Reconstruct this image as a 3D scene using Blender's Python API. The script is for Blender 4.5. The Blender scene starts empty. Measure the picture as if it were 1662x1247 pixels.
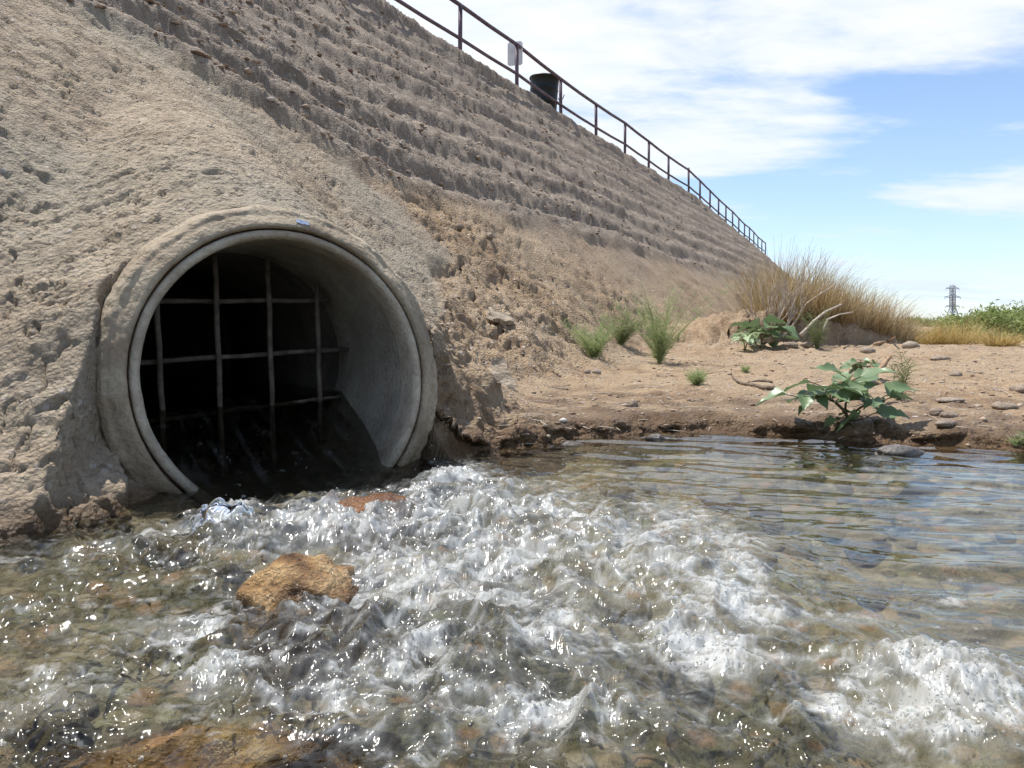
import bpy, bmesh, math, random
import numpy as np
from mathutils import Vector, Matrix

random.seed(7)
rng = np.random.default_rng(7)
R = math.radians
scene = bpy.context.scene
col = scene.collection

# ------------------------------------------------------------------ camera
EYE = 0.5                                    # camera height above the water
cam_d = bpy.data.cameras.new('camera')
cam = bpy.data.objects.new('camera', cam_d)
col.objects.link(cam)
cam.location = (0, 0, EYE)
cam.rotation_euler = (R(90), 0, 0)
cam_d.sensor_width = 36
cam_d.lens = 36 * 1200 / 1662
cam_d.shift_y = (530 - 623.5) / 1662
cam_d.clip_start = 0.02
cam_d.clip_end = 8000
scene.camera = cam

# ------------------------------------------------------------------ light
SUN_EL, SUN_AZ = 67.0, -48.0                 # azimuth from +Y towards +X
sun_dir = Vector((math.sin(R(SUN_AZ)) * math.cos(R(SUN_EL)),
                  math.cos(R(SUN_AZ)) * math.cos(R(SUN_EL)), math.sin(R(SUN_EL))))
sun_d = bpy.data.lights.new('sun', 'SUN')
sun_d.energy = 4.6
sun_d.angle = R(0.53)
sun_d.color = (1.0, 0.955, 0.89)
sun = bpy.data.objects.new('sun', sun_d)
col.objects.link(sun)
sun.location = (0, 0, 20)
sun.rotation_euler = (-sun_dir).to_track_quat('-Z', 'Y').to_euler()

world = bpy.data.worlds.new('World')
scene.world = world
world.use_nodes = True
WN, WL = world.node_tree.nodes, world.node_tree.links
WN.clear()


def wn(t, **kw):
    n = WN.new(t)
    for k, v in kw.items():
        if k.startswith('i_'):
            key = k[2:]
            n.inputs[int(key) if key.isdigit() else key].default_value = v
        else:
            setattr(n, k, v)
    return n


def wmath(op, a, b=None, clamp=False):
    n = wn('ShaderNodeMath', operation=op, use_clamp=clamp)
    for i, s in enumerate((a, b)):
        if s is None:
            continue
        if isinstance(s, (int, float)):
            n.inputs[i].default_value = s
        else:
            WL.new(s, n.inputs[i])
    return n.outputs[0]


sky = wn('ShaderNodeTexSky', sky_type='NISHITA', sun_disc=False)
sky.sun_elevation = R(SUN_EL)
sky.sun_rotation = R(SUN_AZ)
sky.altitude = 300
sky.air_density = 1.0
sky.dust_density = 0.35
sky.ozone_density = 3.2
tc = wn('ShaderNodeTexCoord')
sep = wn('ShaderNodeSeparateXYZ')
WL.new(tc.outputs['Generated'], sep.inputs[0])
zden = wmath('ADD', wmath('MAXIMUM', sep.outputs[2], 0.0), 0.16)
px = wmath('DIVIDE', sep.outputs[0], zden)
py = wmath('DIVIDE', sep.outputs[1], zden)
comb = wn('ShaderNodeCombineXYZ')
WL.new(px, comb.inputs[0]); WL.new(py, comb.inputs[1])
mp = wn('ShaderNodeMapping')
WL.new(comb.outputs[0], mp.inputs[0])
mp.inputs['Rotation'].default_value = (0, 0, R(24))
mp.inputs['Scale'].default_value = (0.62, 1.25, 1)
mp.inputs['Location'].default_value = (0.35, 0.55, 0)
cn = wn('ShaderNodeTexNoise', i_Scale=1.15, i_Detail=9.0, i_Roughness=0.56, i_Distortion=0.35)
WL.new(mp.outputs[0], cn.inputs['Vector'])
cn2 = wn('ShaderNodeTexNoise', i_Scale=6.5, i_Detail=6.0, i_Roughness=0.6, i_Distortion=0.2)
WL.new(mp.outputs[0], cn2.inputs['Vector'])
dens = wmath('ADD', cn.outputs[0], wmath('MULTIPLY', wmath('SUBTRACT', cn2.outputs[0], 0.5), 0.22))


def blob(cx, cy, s):                         # soft patch round a point of the cloud plane
    dx = wmath('SUBTRACT', px, cx); dy = wmath('SUBTRACT', py, cy)
    d2 = wmath('ADD', wmath('MULTIPLY', dx, dx), wmath('MULTIPLY', dy, dy))
    return wmath('POWER', 2.718, wmath('MULTIPLY', d2, -1.0 / (s * s)))


def cloudplane(x, y):
    d = Vector(((x - 831) / 1200, 1, (530 - y) / 1200)).normalized()
    return d.x / (d.z + 0.16), d.y / (d.z + 0.16)


BLOBS = [((1570, 185), 0.26, -0.17), ((1300, 330), 0.5, -0.2), ((1420, 150), 0.16, -0.08),
         ((880, 60), 0.7, 0.17), ((1100, 300), 0.5, 0.14), ((1540, 330), 0.42, 0.15), ((1560, 50), .22, .09),
         ((1640, 470), 0.8, -0.02)]
for (c, s, w) in BLOBS:
    cx, cy = cloudplane(*c)
    dens = wmath('ADD', dens, wmath('MULTIPLY', blob(cx, cy, s), w))
ramp = wn('ShaderNodeValToRGB')
WL.new(dens, ramp.inputs[0])
ramp.color_ramp.elements[0].position = 0.42
ramp.color_ramp.elements[0].color = (0, 0, 0, 1)
ramp.color_ramp.elements[1].position = 0.64
ramp.color_ramp.elements[1].color = (1, 1, 1, 1)
ramp.color_ramp.interpolation = 'EASE'
hz = wmath('POWER', wmath('SUBTRACT', 1.0, wmath('MAXIMUM', sep.outputs[2], 0.0)), 7.0)
cov = wmath('MAXIMUM', wmath('MULTIPLY', ramp.outputs[0], 0.93), wmath('MULTIPLY', hz, 0.5))
cov = wmath('ADD', wmath('MULTIPLY', cov, 0.94), 0.03, True)
bg1 = wn('ShaderNodeBackground', i_Strength=0.13)
WL.new(sky.outputs[0], bg1.inputs[0])
bg2 = wn('ShaderNodeBackground', i_Color=(0.93, 0.96, 1.0, 1), i_Strength=0.74)
cshade = wn('ShaderNodeValToRGB')
WL.new(wmath('ADD', wmath('MULTIPLY', dens, 0.6), wmath('MULTIPLY', cn2.outputs[0], 0.4)), cshade.inputs[0])
cshade.color_ramp.elements[0].position = 0.42; cshade.color_ramp.elements[0].color = (0.78, 0.87, 1.0, 1)
cshade.color_ramp.elements[1].position = 0.66; cshade.color_ramp.elements[1].color = (1.0, 1.0, 1.0, 1)
hmix = wn('ShaderNodeMix', data_type='RGBA')
WL.new(hz, hmix.inputs[0]); WL.new(cshade.outputs[0], hmix.inputs[6])
hmix.inputs[7].default_value = (0.66, 0.80, 1.0, 1)          # pale blue air low over the horizon
WL.new(hmix.outputs[2], bg2.inputs[0])
mixw = wn('ShaderNodeMixShader')
WL.new(cov, mixw.inputs[0]); WL.new(bg1.outputs[0], mixw.inputs[1]); WL.new(bg2.outputs[0], mixw.inputs[2])
wo = wn('ShaderNodeOutputWorld')
WL.new(mixw.outputs[0], wo.inputs[0])

scene.view_settings.view_transform = 'Standard'
scene.view_settings.look = 'None'
scene.view_settings.gamma = 1
scene.view_settings.exposure = 0.56
scene.cycles.use_denoising = True
scene.cycles.use_adaptive_sampling = True
scene.cycles.adaptive_threshold = 0.02
scene.cycles.max_bounces = 7
scene.cycles.transparent_max_bounces = 10
scene.cycles.sample_clamp_indirect = 6
scene.cycles.sample_clamp_direct = 3.5
scene.cycles.caustics_reflective = False
scene.cycles.caustics_refractive = False

# ------------------------------------------------------------------ noise
_p = np.random.default_rng(3).permutation(256).astype(np.int32)
PERM = np.concatenate([_p, _p, _p])
_g = np.random.default_rng(5).normal(size=(256, 3))
GRAD = (_g / np.linalg.norm(_g, axis=1)[:, None]).astype(np.float32)
_g2 = np.random.default_rng(6).uniform(0, 2 * np.pi, 256)
GRAD2 = np.stack([np.cos(_g2), np.sin(_g2)], 1).astype(np.float32)


def n2(x, y, seed=0):
    x = np.asarray(x, np.float32) + seed * 17.31; y = np.asarray(y, np.float32) - seed * 9.77
    xi = np.floor(x); yi = np.floor(y)
    xf = x - xi; yf = y - yi
    xi = xi.astype(np.int32) & 255; yi = yi.astype(np.int32) & 255
    u = xf * xf * xf * (xf * (xf * 6 - 15) + 10); v = yf * yf * yf * (yf * (yf * 6 - 15) + 10)

    def c(i, j, fx, fy):
        g = GRAD2[PERM[PERM[xi + i] + yi + j]]
        return g[..., 0] * fx + g[..., 1] * fy
    a = c(0, 0, xf, yf); b = c(1, 0, xf - 1, yf); d = c(0, 1, xf, yf - 1); e = c(1, 1, xf - 1, yf - 1)
    t = a + (b - a) * u
    return (t + ((d + (e - d) * u) - t) * v) * 1.5


def n3(x, y, z, seed=0):
    x = np.asarray(x, np.float32) + seed * 7.31; y = np.asarray(y, np.float32) - seed * 3.77; z = np.asarray(z, np.float32) + seed * 5.13
    xi = np.floor(x); yi = np.floor(y); zi = np.floor(z)
    xf = x - xi; yf = y - yi; zf = z - zi
    xi = xi.astype(np.int32) & 255; yi = yi.astype(np.int32) & 255; zi = zi.astype(np.int32) & 255
    u = xf * xf * (3 - 2 * xf); v = yf * yf * (3 - 2 * yf); w = zf * zf * (3 - 2 * zf)
    out = 0
    for i in (0, 1):
        for j in (0, 1):
            pij = PERM[PERM[xi + i] + yi + j]
            wij = (u if i else 1 - u) * (v if j else 1 - v)
            for k in (0, 1):
                g = GRAD[PERM[pij + zi + k]]
                out = out + wij * (w if k else 1 - w) * (g[:, 0] * (xf - i) + g[:, 1] * (yf - j) + g[:, 2] * (zf - k))
    return out * 1.6


def fbm3(x, y, z, o=4, seed=0, g=0.5):
    s_ = 0; a = 1.0
    for k in range(o):
        s_ = s_ + a * n3(x, y, z, seed + k * 3)
        x = x * 2.07; y = y * 2.07; z = z * 2.07; a *= g
    return s_


def fbm(x, y, o=4, seed=0, g=0.5, l=2.03):
    s = 0; a = 1.0
    for k in range(o):
        s = s + a * n2(x, y, seed + k * 3)
        x = x * l; y = y * l; a *= g
    return s


def ridged(x, y, o=3, seed=0, g=0.55):
    s = 0; a = 1.0
    for k in range(o):
        s = s + a * (1 - 2 * np.abs(n2(x, y, seed + k * 3)))
        x = x * 2.1; y = y * 2.1; a *= g
    return s


def sst(a, b, x):
    t = np.clip((x - a) / (b - a), 0, 1)
    return t * t * (3 - 2 * t)


def smax(a, b, k):
    h = np.clip(0.5 + 0.5 * (a - b) / k, 0, 1)
    return b + (a - b) * h + k * h * (1 - h)


# ------------------------------------------------------------------ helpers
def mesh_np(name, verts, faces, mat=None, parent=None, smooth=True, attrs=None):
    """verts (n,3); faces (m,k) int array with k = 3 or 4, or list of such arrays"""
    me = bpy.data.meshes.new(name)
    fl = faces if isinstance(faces, list) else [faces]
    fl = [np.asarray(f, np.int32) for f in fl if len(f)]
    nl = sum(f.size for f in fl); nf = sum(len(f) for f in fl)
    me.vertices.add(len(verts)); me.loops.add(nl); me.polygons.add(nf)
    me.vertices.foreach_set('co', np.ascontiguousarray(verts, np.float32).ravel())
    me.loops.foreach_set('vertex_index', np.concatenate([f.ravel() for f in fl]))
    st = []; o = 0
    for f in fl:
        st.append(o + np.arange(len(f)) * f.shape[1]); o += f.size
    me.polygons.foreach_set('loop_start', np.concatenate(st).astype(np.int32))
    if smooth:
        me.polygons.foreach_set('use_smooth', np.ones(nf, bool))
    me.update(calc_edges=True)
    me.validate()
    if attrs:
        for k, a in attrs.items():
            at = me.attributes.new(k, 'FLOAT', 'POINT')
            at.data.foreach_set('value', np.ascontiguousarray(a, np.float32))
    if mat:
        me.materials.append(mat)
    ob = bpy.data.objects.new(name, me)
    col.objects.link(ob)
    if parent:
        ob.parent = parent
    return ob


class MB:
    def __init__(self):
        self.v = []; self.q = []; self.t = []; self.n = 0

    def add(self, v, q=None, t=None):
        v = np.asarray(v, np.float32)
        if q is not None and len(q):
            self.q.append(np.asarray(q, np.int32) + self.n)
        if t is not None and len(t):
            self.t.append(np.asarray(t, np.int32) + self.n)
        self.v.append(v); self.n += len(v)

    def tube(self, pts, rad, n=6, cap=True):
        pts = [Vector(p) for p in pts]
        m = len(pts)
        if not hasattr(rad, '__len__'):
            rad = [rad] * m
        vs = []
        up = None
        for i in range(m):
            t = (pts[min(i + 1, m - 1)] - pts[max(i - 1, 0)]).normalized()
            if up is None:
                up = Vector((0, 0, 1)) if abs(t.z) < 0.9 else Vector((1, 0, 0))
            s = t.cross(up).normalized(); up = s.cross(t).normalized()
            for k in range(n):
                a = 2 * math.pi * k / n
                vs.append(pts[i] + (s * math.cos(a) + up * math.sin(a)) * rad[i])
        q = [(i * n + k, i * n + (k + 1) % n, (i + 1) * n + (k + 1) % n, (i + 1) * n + k) for i in range(m - 1) for k in range(n)]
        t = []
        if cap:
            t += [(0, k + 1, k) for k in range(1, n - 1)]
            b = (m - 1) * n
            t += [(b, b + k, b + k + 1) for k in range(1, n - 1)]
        self.add([tuple(v) for v in vs], q, t)

    def bar(self, p, q, w, h=None):
        """square section bar from p to q"""
        h = h or w
        p = Vector(p); q = Vector(q); t = (q - p).normalized()
        up = Vector((0, 0, 1)) if abs(t.z) < 0.95 else Vector((0, 1, 0))
        s = t.cross(up).normalized(); u = s.cross(t).normalized()
        vs = []
        for c in (p, q):
            for a, b in ((-1, -1), (1, -1), (1, 1), (-1, 1)):
                vs.append(tuple(c + s * a * w / 2 + u * b * h / 2))
        self.add(vs, [(0, 1, 5, 4), (1, 2, 6, 5), (2, 3, 7, 6), (3, 0, 4, 7), (3, 2, 1, 0), (4, 5, 6, 7)])

    def build(self, name, mat, parent=None, smooth=True, attrs=None):
        f = []
        if self.q: f.append(np.concatenate(self.q))
        if self.t: f.append(np.concatenate(self.t))
        return mesh_np(name, np.concatenate(self.v), f, mat, parent, smooth, attrs)


def tag(o, label=None, cat=None, group=None, kind=None):
    if label: o['label'] = label
    if cat: o['category'] = cat
    if group: o['group'] = group
    if kind: o['kind'] = kind
    return o


def empty(name, loc, label, cat, group=None, rz=0):
    o = bpy.data.objects.new(name, None)
    col.objects.link(o)
    o.location = loc; o.rotation_euler = (0, 0, rz)
    o.empty_display_size = 0.1
    return tag(o, label, cat, group)


def unproj(x, y, d):
    return Vector(((x - 831) / 1200 * d, d, EYE + (530 - y) / 1200 * d))


def on_z(x, y, z=0.0):
    d = (EYE - z) * 1200 / (y - 530)
    return unproj(x, y, d)


# ------------------------------------------------------------------ materials
class NT:
    def __init__(self, name):
        self.m = bpy.data.materials.new(name)
        self.m.use_nodes = True
        self.t = self.m.node_tree
        self.t.nodes.clear()
        self.out = self.n('ShaderNodeOutputMaterial')

    def n(self, typ, ins=None, **kw):
        nd = self.t.nodes.new(typ)
        for k, v in kw.items():
            setattr(nd, k, v)
        for k, v in (ins or {}).items():
            self.set(nd, k, v)
        return nd

    def set(self, nd, k, v):
        s = nd.inputs[k]
        if isinstance(v, bpy.types.NodeSocket):
            self.t.links.new(v, s)
        elif isinstance(v, tuple) and len(v) == 3 and s.type == 'RGBA':
            s.default_value = (*v, 1)
        else:
            s.default_value = v

    def math(self, op, a, b=0.0, clamp=False):
        return self.n('ShaderNodeMath', {0: a, 1: b}, operation=op, use_clamp=clamp).outputs[0]

    def mix(self, f, a, b, mode='MIX'):
        nd = self.n('ShaderNodeMix', data_type='RGBA', blend_type=mode, clamp_factor=True)
        self.set(nd, 0, f); self.set(nd, 6, a); self.set(nd, 7, b)
        return nd.outputs[2]

    def noise(self, scale, detail=4.0, rough=0.55, vec=None, dist=0.0):
        nd = self.n('ShaderNodeTexNoise', {'Scale': scale, 'Detail': detail, 'Roughness': rough, 'Distortion': dist})
        self.set(nd, 'Vector', vec if vec is not None else self.pos())
        return nd.outputs[0]

    def voro(self, scale, feature='F1', vec=None, out='Distance', rnd=1.0):
        nd = self.n('ShaderNodeTexVoronoi', {'Scale': scale, 'Randomness': rnd}, feature=feature)
        self.set(nd, 'Vector', vec if vec is not None else self.pos())
        return nd.outputs[out]

    def ramp(self, f, stops, interp='LINEAR'):
        nd = self.n('ShaderNodeValToRGB', {0: f})
        cr = nd.color_ramp; cr.interpolation = interp
        while len(cr.elements) < len(stops):
            cr.elements.new(0.5)
        for e, (p, c) in zip(cr.elements, stops):
            e.position = p
            e.color = (*c, 1) if isinstance(c, tuple) else (c, c, c, 1)
        return nd.outputs[0]

    def attr(self, name, out='Fac'):
        return self.n('ShaderNodeAttribute', attribute_name=name).outputs[out]

    def pos(self):
        if not hasattr(self, '_pos'):
            self._pos = self.n('ShaderNodeNewGeometry').outputs['Position']
        return self._pos

    def obj(self):
        if not hasattr(self, '_obj'):
            self._obj = self.n('ShaderNodeTexCoord').outputs['Object']
        return self._obj

    def rand(self):
        return self.n('ShaderNodeObjectInfo').outputs['Random']

    def bump(self, h, strength=0.5, dist=0.01, normal=None):
        nd = self.n('ShaderNodeBump', {'Height': h, 'Strength': strength, 'Distance': dist})
        if normal is not None:
            self.set(nd, 'Normal', normal)
        return nd.outputs[0]

    def principled(self, color, rough=0.8, normal=None, spec=0.3, **kw):
        nd = self.n('ShaderNodeBsdfPrincipled', {'Base Color': color, 'Roughness': rough, 'Specular IOR Level': spec})
        if normal is not None:
            self.set(nd, 'Normal', normal)
        for k, v in kw.items():
            self.set(nd, k, v)
        return nd.outputs[0]

    def done(self, shader):
        self.t.links.new(shader, self.out.inputs[0])
        return self.m


def mat_terrain():
    m = NT('earth_and_mortar')
    mort, dirt, wet, lay = m.attr('mortar'), m.attr('dirt'), m.attr('wet'), m.attr('layer')
    n_big = m.noise(0.9, 5)
    n_mid = m.noise(5.0, 6, 0.62)
    n_fine = m.noise(38.0, 5, 0.65)
    n_grit = m.noise(150.0, 3, 0.6)
    # soil cement: grey brown with pebbles
    layc = m.ramp(n_mid, [(0.3, (0.165, 0.128, 0.098)), (0.52, (0.255, 0.207, 0.163)), (0.72, (0.33, 0.275, 0.215))])
    mortc = m.ramp(n_mid, [(0.3, (0.235, 0.18, 0.125)), (0.52, (0.35, 0.28, 0.20)), (0.75, (0.44, 0.365, 0.27))])
    mortc = m.mix(m.ramp(n_big, [(0.42, 0.0), (0.62, 0.8)]), mortc, (0.30, 0.265, 0.205))
    dirtc = m.ramp(n_mid, [(0.28, (0.185, 0.115, 0.068)), (0.5, (0.31, 0.218, 0.132)), (0.72, (0.40, 0.30, 0.195))])
    dirtc = m.mix(m.ramp(n_big, [(0.4, 0.0), (0.62, 0.85)]), dirtc, (0.36, 0.272, 0.182))
    c = m.mix(dirt, layc, dirtc)
    c = m.mix(mort, c, mortc)
    # pebbles set in the surface
    pv = m.n('ShaderNodeTexVoronoi', {'Scale': 34.0, 'Vector': m.pos()})
    pebr = m.n('ShaderNodeSeparateColor', {0: pv.outputs['Color']})
    peb = m.math('MULTIPLY', m.ramp(pv.outputs['Distance'], [(0.25, 1.0), (0.42, 0.0)]),
                 m.ramp(pebr.outputs[0], [(0.62, 0.0), (0.66, 1.0)]))
    pebc = m.ramp(pebr.outputs[1], [(0.0, (0.17, 0.12, 0.10)), (0.4, (0.32, 0.25, 0.2)), (0.8, (0.46, 0.41, 0.36)), (1.0, (0.58, 0.54, 0.5))])
    pebf = m.math('MULTIPLY', peb, m.math('SUBTRACT', 0.8, m.math('MULTIPLY', mort, 0.3)))
    c = m.mix(pebf, c, pebc)
    c = m.mix(m.ramp(n_fine, [(0.3, 0.55), (0.55, 0.0)]), c, m.mix(0.6, c, (0.09, 0.07, 0.055)))
    c = m.mix(m.ramp(n_grit, [(0.55, 0.0), (0.8, 0.35)]), c, (0.55, 0.5, 0.43))
    # wet earth at the waterline
    wetc = m.mix(1.0, c, (0.34, 0.27, 0.20), 'MULTIPLY')
    c = m.mix(wet, c, wetc)
    # relief
    pv2 = m.voro(70.0)
    crack = m.voro(7.0, 'DISTANCE_TO_EDGE', vec=m.n('ShaderNodeVectorMath', {0: m.pos(), 1: m.n('ShaderNodeTexNoise', {'Scale': 9.0, 'Vector': m.pos()}).outputs['Color']}, operation='ADD').outputs[0])
    crk = m.math('MULTIPLY', m.ramp(crack, [(0.0, 0.0), (0.045, 1.0)]), m.math('MULTIPLY', mort, 0.0))
    h = m.math('ADD', m.math('MULTIPLY', n_fine, 0.7), m.math('MULTIPLY', n_grit, 0.14))
    h = m.math('ADD', h, m.math('MULTIPLY', n_mid, 0.6))
    h = m.math('ADD', h, m.math('MULTIPLY', pebf, 0.25))
    h = m.math('SUBTRACT', h, m.math('MULTIPLY', pv2, 0.25))
    nrm = m.bump(h, 0.9, 0.035)
    rough = m.math('SUBTRACT', 0.92, m.math('MULTIPLY', wet, 0.45))
    return m.done(m.principled(c, rough, nrm, 0.25))


def mat_bed():
    m = NT('streambed_silt')
    n1 = m.noise(3.5, 5); nf = m.noise(40, 4)
    c = m.ramp(n1, [(0.3, (0.065, 0.062, 0.036)), (0.5, (0.14, 0.122, 0.072)), (0.68, (0.25, 0.205, 0.125))])
    pv = m.n('ShaderNodeTexVoronoi', {'Scale': 16.0, 'Vector': m.pos()})
    sc = m.n('ShaderNodeSeparateColor', {0: pv.outputs['Color']})
    pc = m.ramp(sc.outputs[0], [(0.0, (0.08, 0.075, 0.06)), (0.35, (0.2, 0.17, 0.10)), (0.6, (0.30, 0.16, 0.08)), (0.85, (0.36, 0.33, 0.26)), (1.0, (0.14, 0.16, 0.09))])
    c = m.mix(m.ramp(pv.outputs['Distance'], [(0.35, 0.75), (0.55, 0.0)]), c, pc)
    h = m.math('SUBTRACT', nf, m.math('MULTIPLY', pv.outputs['Distance'], 1.2))
    return m.done(m.principled(c, 0.7, m.bump(h, 0.8, 0.03), 0.3))


def mat_rock(name, stops, rough=0.8, scale=9.0, bump=0.02, rand=0.25):
    m = NT(name)
    o = m.n('ShaderNodeVectorMath', {0: m.obj(), 1: m.n('ShaderNodeVectorMath', {0: m.rand(), 1: (40.0, 23.0, 17.0)}, operation='MULTIPLY').outputs[0]}, operation='ADD').outputs[0]
    n1 = m.noise(scale, 6, 0.62, o); n2_ = m.noise(scale * 7, 5, 0.6, o)
    c = m.ramp(n1, stops)
    c = m.mix(m.ramp(n2_, [(0.35, 0.5), (0.6, 0.0)]), c, m.mix(0.6, c, (0.05, 0.04, 0.03)))
    c = m.mix(m.math('MULTIPLY', m.rand(), rand), c, (0.45, 0.41, 0.36))
    return m.done(m.principled(c, rough, m.bump(m.math('ADD', n1, m.math('MULTIPLY', n2_, 0.4)), 0.8, bump), 0.35))


def mat_concrete(name, base, dark, rust=0.0, wetline=True):
    m = NT(name)
    p = m.pos()
    n1 = m.noise(6, 6, 0.62); nf = m.noise(60, 5, 0.6); nb = m.noise(2.2, 3)
    c = m.ramp(n1, [(0.32, dark), (0.6, base)])
    c = m.mix(m.ramp(nb, [(0.45, 0.0), (0.62, 0.55)]), c, tuple(x * 0.72 for x in base))
    c = m.mix(m.ramp(nf, [(0.3, 0.55), (0.52, 0.0)]), c, tuple(x * 0.45 for x in base))
    if rust:
        nr = m.noise(9, 4, 0.6)
        c = m.mix(m.math('MULTIPLY', m.ramp(nr, [(0.42, 0.0), (0.6, 1.0)]), rust), c, (0.17, 0.075, 0.045))
    rough = 0.88
    if wetline:
        z = m.n('ShaderNodeSeparateXYZ', {0: p}).outputs[2]
        w = m.ramp(m.math('ADD', z, m.math('MULTIPLY', n1, 0.14)), [(0.08, 1.0), (0.24, 0.0)])
        c = m.mix(w, c, m.mix(1.0, c, (0.30, 0.29, 0.25), 'MULTIPLY'))
        rough = m.math('SUBTRACT', 0.88, m.math('MULTIPLY', w, 0.5))
    return m.done(m.principled(c, rough, m.bump(m.math('ADD', m.math('MULTIPLY', n1, 0.5), nf), 0.6, 0.02), 0.3))


def mat_simple(name, c1, c2, scale=8.0, rough=0.7, bump=0.004, metallic=0.0, spec=0.3):
    m = NT(name)
    n1 = m.noise(scale, 5, 0.6, m.obj())
    c = m.ramp(n1, [(0.35, c1), (0.65, c2)])
    return m.done(m.principled(c, rough, m.bump(m.noise(scale * 6, 4, 0.6, m.obj()), 0.5, bump), spec, Metallic=metallic))


def mat_leaf(name, c1, c2, trans=0.35, scale=6.0, spec=0.35, rough=0.5):
    m = NT(name)
    isl = m.n('ShaderNodeNewGeometry').outputs['Random Per Island']
    n1 = m.noise(scale, 3, 0.5)
    f = m.math('ADD', m.math('MULTIPLY', isl, 0.6), m.math('MULTIPLY', n1, 0.5))
    c = m.ramp(f, [(0.2, c1), (0.85, c2)])
    p = m.principled(c, rough, None, spec)
    t = m.n('ShaderNodeBsdfTranslucent', {'Color': c}).outputs[0]
    return m.done(m.n('ShaderNodeMixShader', {0: trans, 1: p, 2: t}).outputs[0])


def mat_water():
    m = NT('running_water')
    cov, turb = m.attr('cover'), m.attr('turb')
    fr = m.n('ShaderNodeFresnel', {'IOR': 1.38}).outputs[0]
    rg = m.math('ADD', 0.03, m.math('MULTIPLY', turb, 0.10))
    gl = m.n('ShaderNodeBsdfGlossy', {'Color': (1, 1, 1), 'Roughness': rg}).outputs[0]
    tint = m.mix(turb, (0.91, 0.91, 0.82), (0.88, 0.90, 0.84))
    tr = m.n('ShaderNodeBsdfTransparent', {'Color': tint}).outputs[0]
    rf = m.n('ShaderNodeBsdfRefraction', {'Color': tint, 'IOR': 1.2, 'Roughness': 0.0}).outputs[0]
    body = m.n('ShaderNodeMixShader', {0: 0.22, 1: tr, 2: rf}).outputs[0]
    wat = m.n('ShaderNodeMixShader', {0: fr, 1: body, 2: gl}).outputs[0]
    fd = m.n('ShaderNodeBsdfDiffuse', {'Color': (0.72, 0.735, 0.72)}).outputs[0]
    ft = m.n('ShaderNodeBsdfTranslucent', {'Color': (0.76, 0.78, 0.76)}).outputs[0]
    fm = m.n('ShaderNodeMixShader', {0: 0.35, 1: fd, 2: ft}).outputs[0]
    fg = m.n('ShaderNodeBsdfGlossy', {'Color': (1, 1, 1), 'Roughness': 0.16}).outputs[0]
    fm = m.n('ShaderNodeMixShader', {0: m.math('ADD', fr, 0.04, True), 1: fm, 2: fg}).outputs[0]
    return m.done(m.n('ShaderNodeMixShader', {0: cov, 1: wat, 2: fm}).outputs[0])


def mat_froth():
    m = NT('froth_bubble')
    fr = m.n('ShaderNodeFresnel', {'IOR': 1.45}).outputs[0]
    gl = m.n('ShaderNodeBsdfGlossy', {'Color': (1, 1, 1), 'Roughness': 0.16}).outputs[0]
    fd = m.n('ShaderNodeBsdfDiffuse', {'Color': (0.74, 0.76, 0.74)}).outputs[0]
    ft = m.n('ShaderNodeBsdfTranslucent', {'Color': (0.8, 0.82, 0.8)}).outputs[0]
    fm = m.n('ShaderNodeMixShader', {0: 0.4, 1: fd, 2: ft}).outputs[0]
    tr = m.n('ShaderNodeBsdfTransparent', {'Color': (0.97, 0.98, 0.97)}).outputs[0]
    fm = m.n('ShaderNodeMixShader', {0: 0.62, 1: fm, 2: tr}).outputs[0]
    return m.done(m.n('ShaderNodeMixShader', {0: m.math('ADD', fr, 0.03, True), 1: fm, 2: gl}).outputs[0])


def mat_bubble():
    m = NT('bubble_film')
    lw = m.n('ShaderNodeLayerWeight', {'Blend': 0.35}).outputs['Facing']
    tr = m.n('ShaderNodeBsdfTransparent', {'Color': (0.97, 0.98, 0.97)}).outputs[0]
    gl = m.n('ShaderNodeBsdfGlossy', {'Color': (1, 1, 1), 'Roughness': 0.06}).outputs[0]
    df = m.n('ShaderNodeBsdfDiffuse', {'Color': (0.85, 0.86, 0.86)}).outputs[0]
    edge = m.n('ShaderNodeMixShader', {0: 0.5, 1: gl, 2: df}).outputs[0]
    f = m.math('ADD', m.math('MULTIPLY', m.math('POWER', lw, 1.6), 0.8), 0.10, True)
    return m.done(m.n('ShaderNodeMixShader', {0: f, 1: tr, 2: edge}).outputs[0])


def mat_splash():
    m = NT('splashing_water')
    fr = m.n('ShaderNodeFresnel', {'IOR': 1.33}).outputs[0]
    gl = m.n('ShaderNodeBsdfGlossy', {'Color': (1, 1, 1), 'Roughness': 0.06}).outputs[0]
    tr = m.n('ShaderNodeBsdfTransparent', {'Color': (0.86, 0.88, 0.86)}).outputs[0]
    df = m.n('ShaderNodeBsdfDiffuse', {'Color': (0.75, 0.77, 0.76)}).outputs[0]
    a = m.n('ShaderNodeMixShader', {0: m.ramp(m.noise(45, 3, 0.6, m.obj()), [(0.42, 0.05), (0.62, 0.6)]), 1: tr, 2: df}).outputs[0]
    return m.done(m.n('ShaderNodeMixShader', {0: m.math('ADD', fr, 0.03, True), 1: a, 2: gl}).outputs[0])


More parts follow.
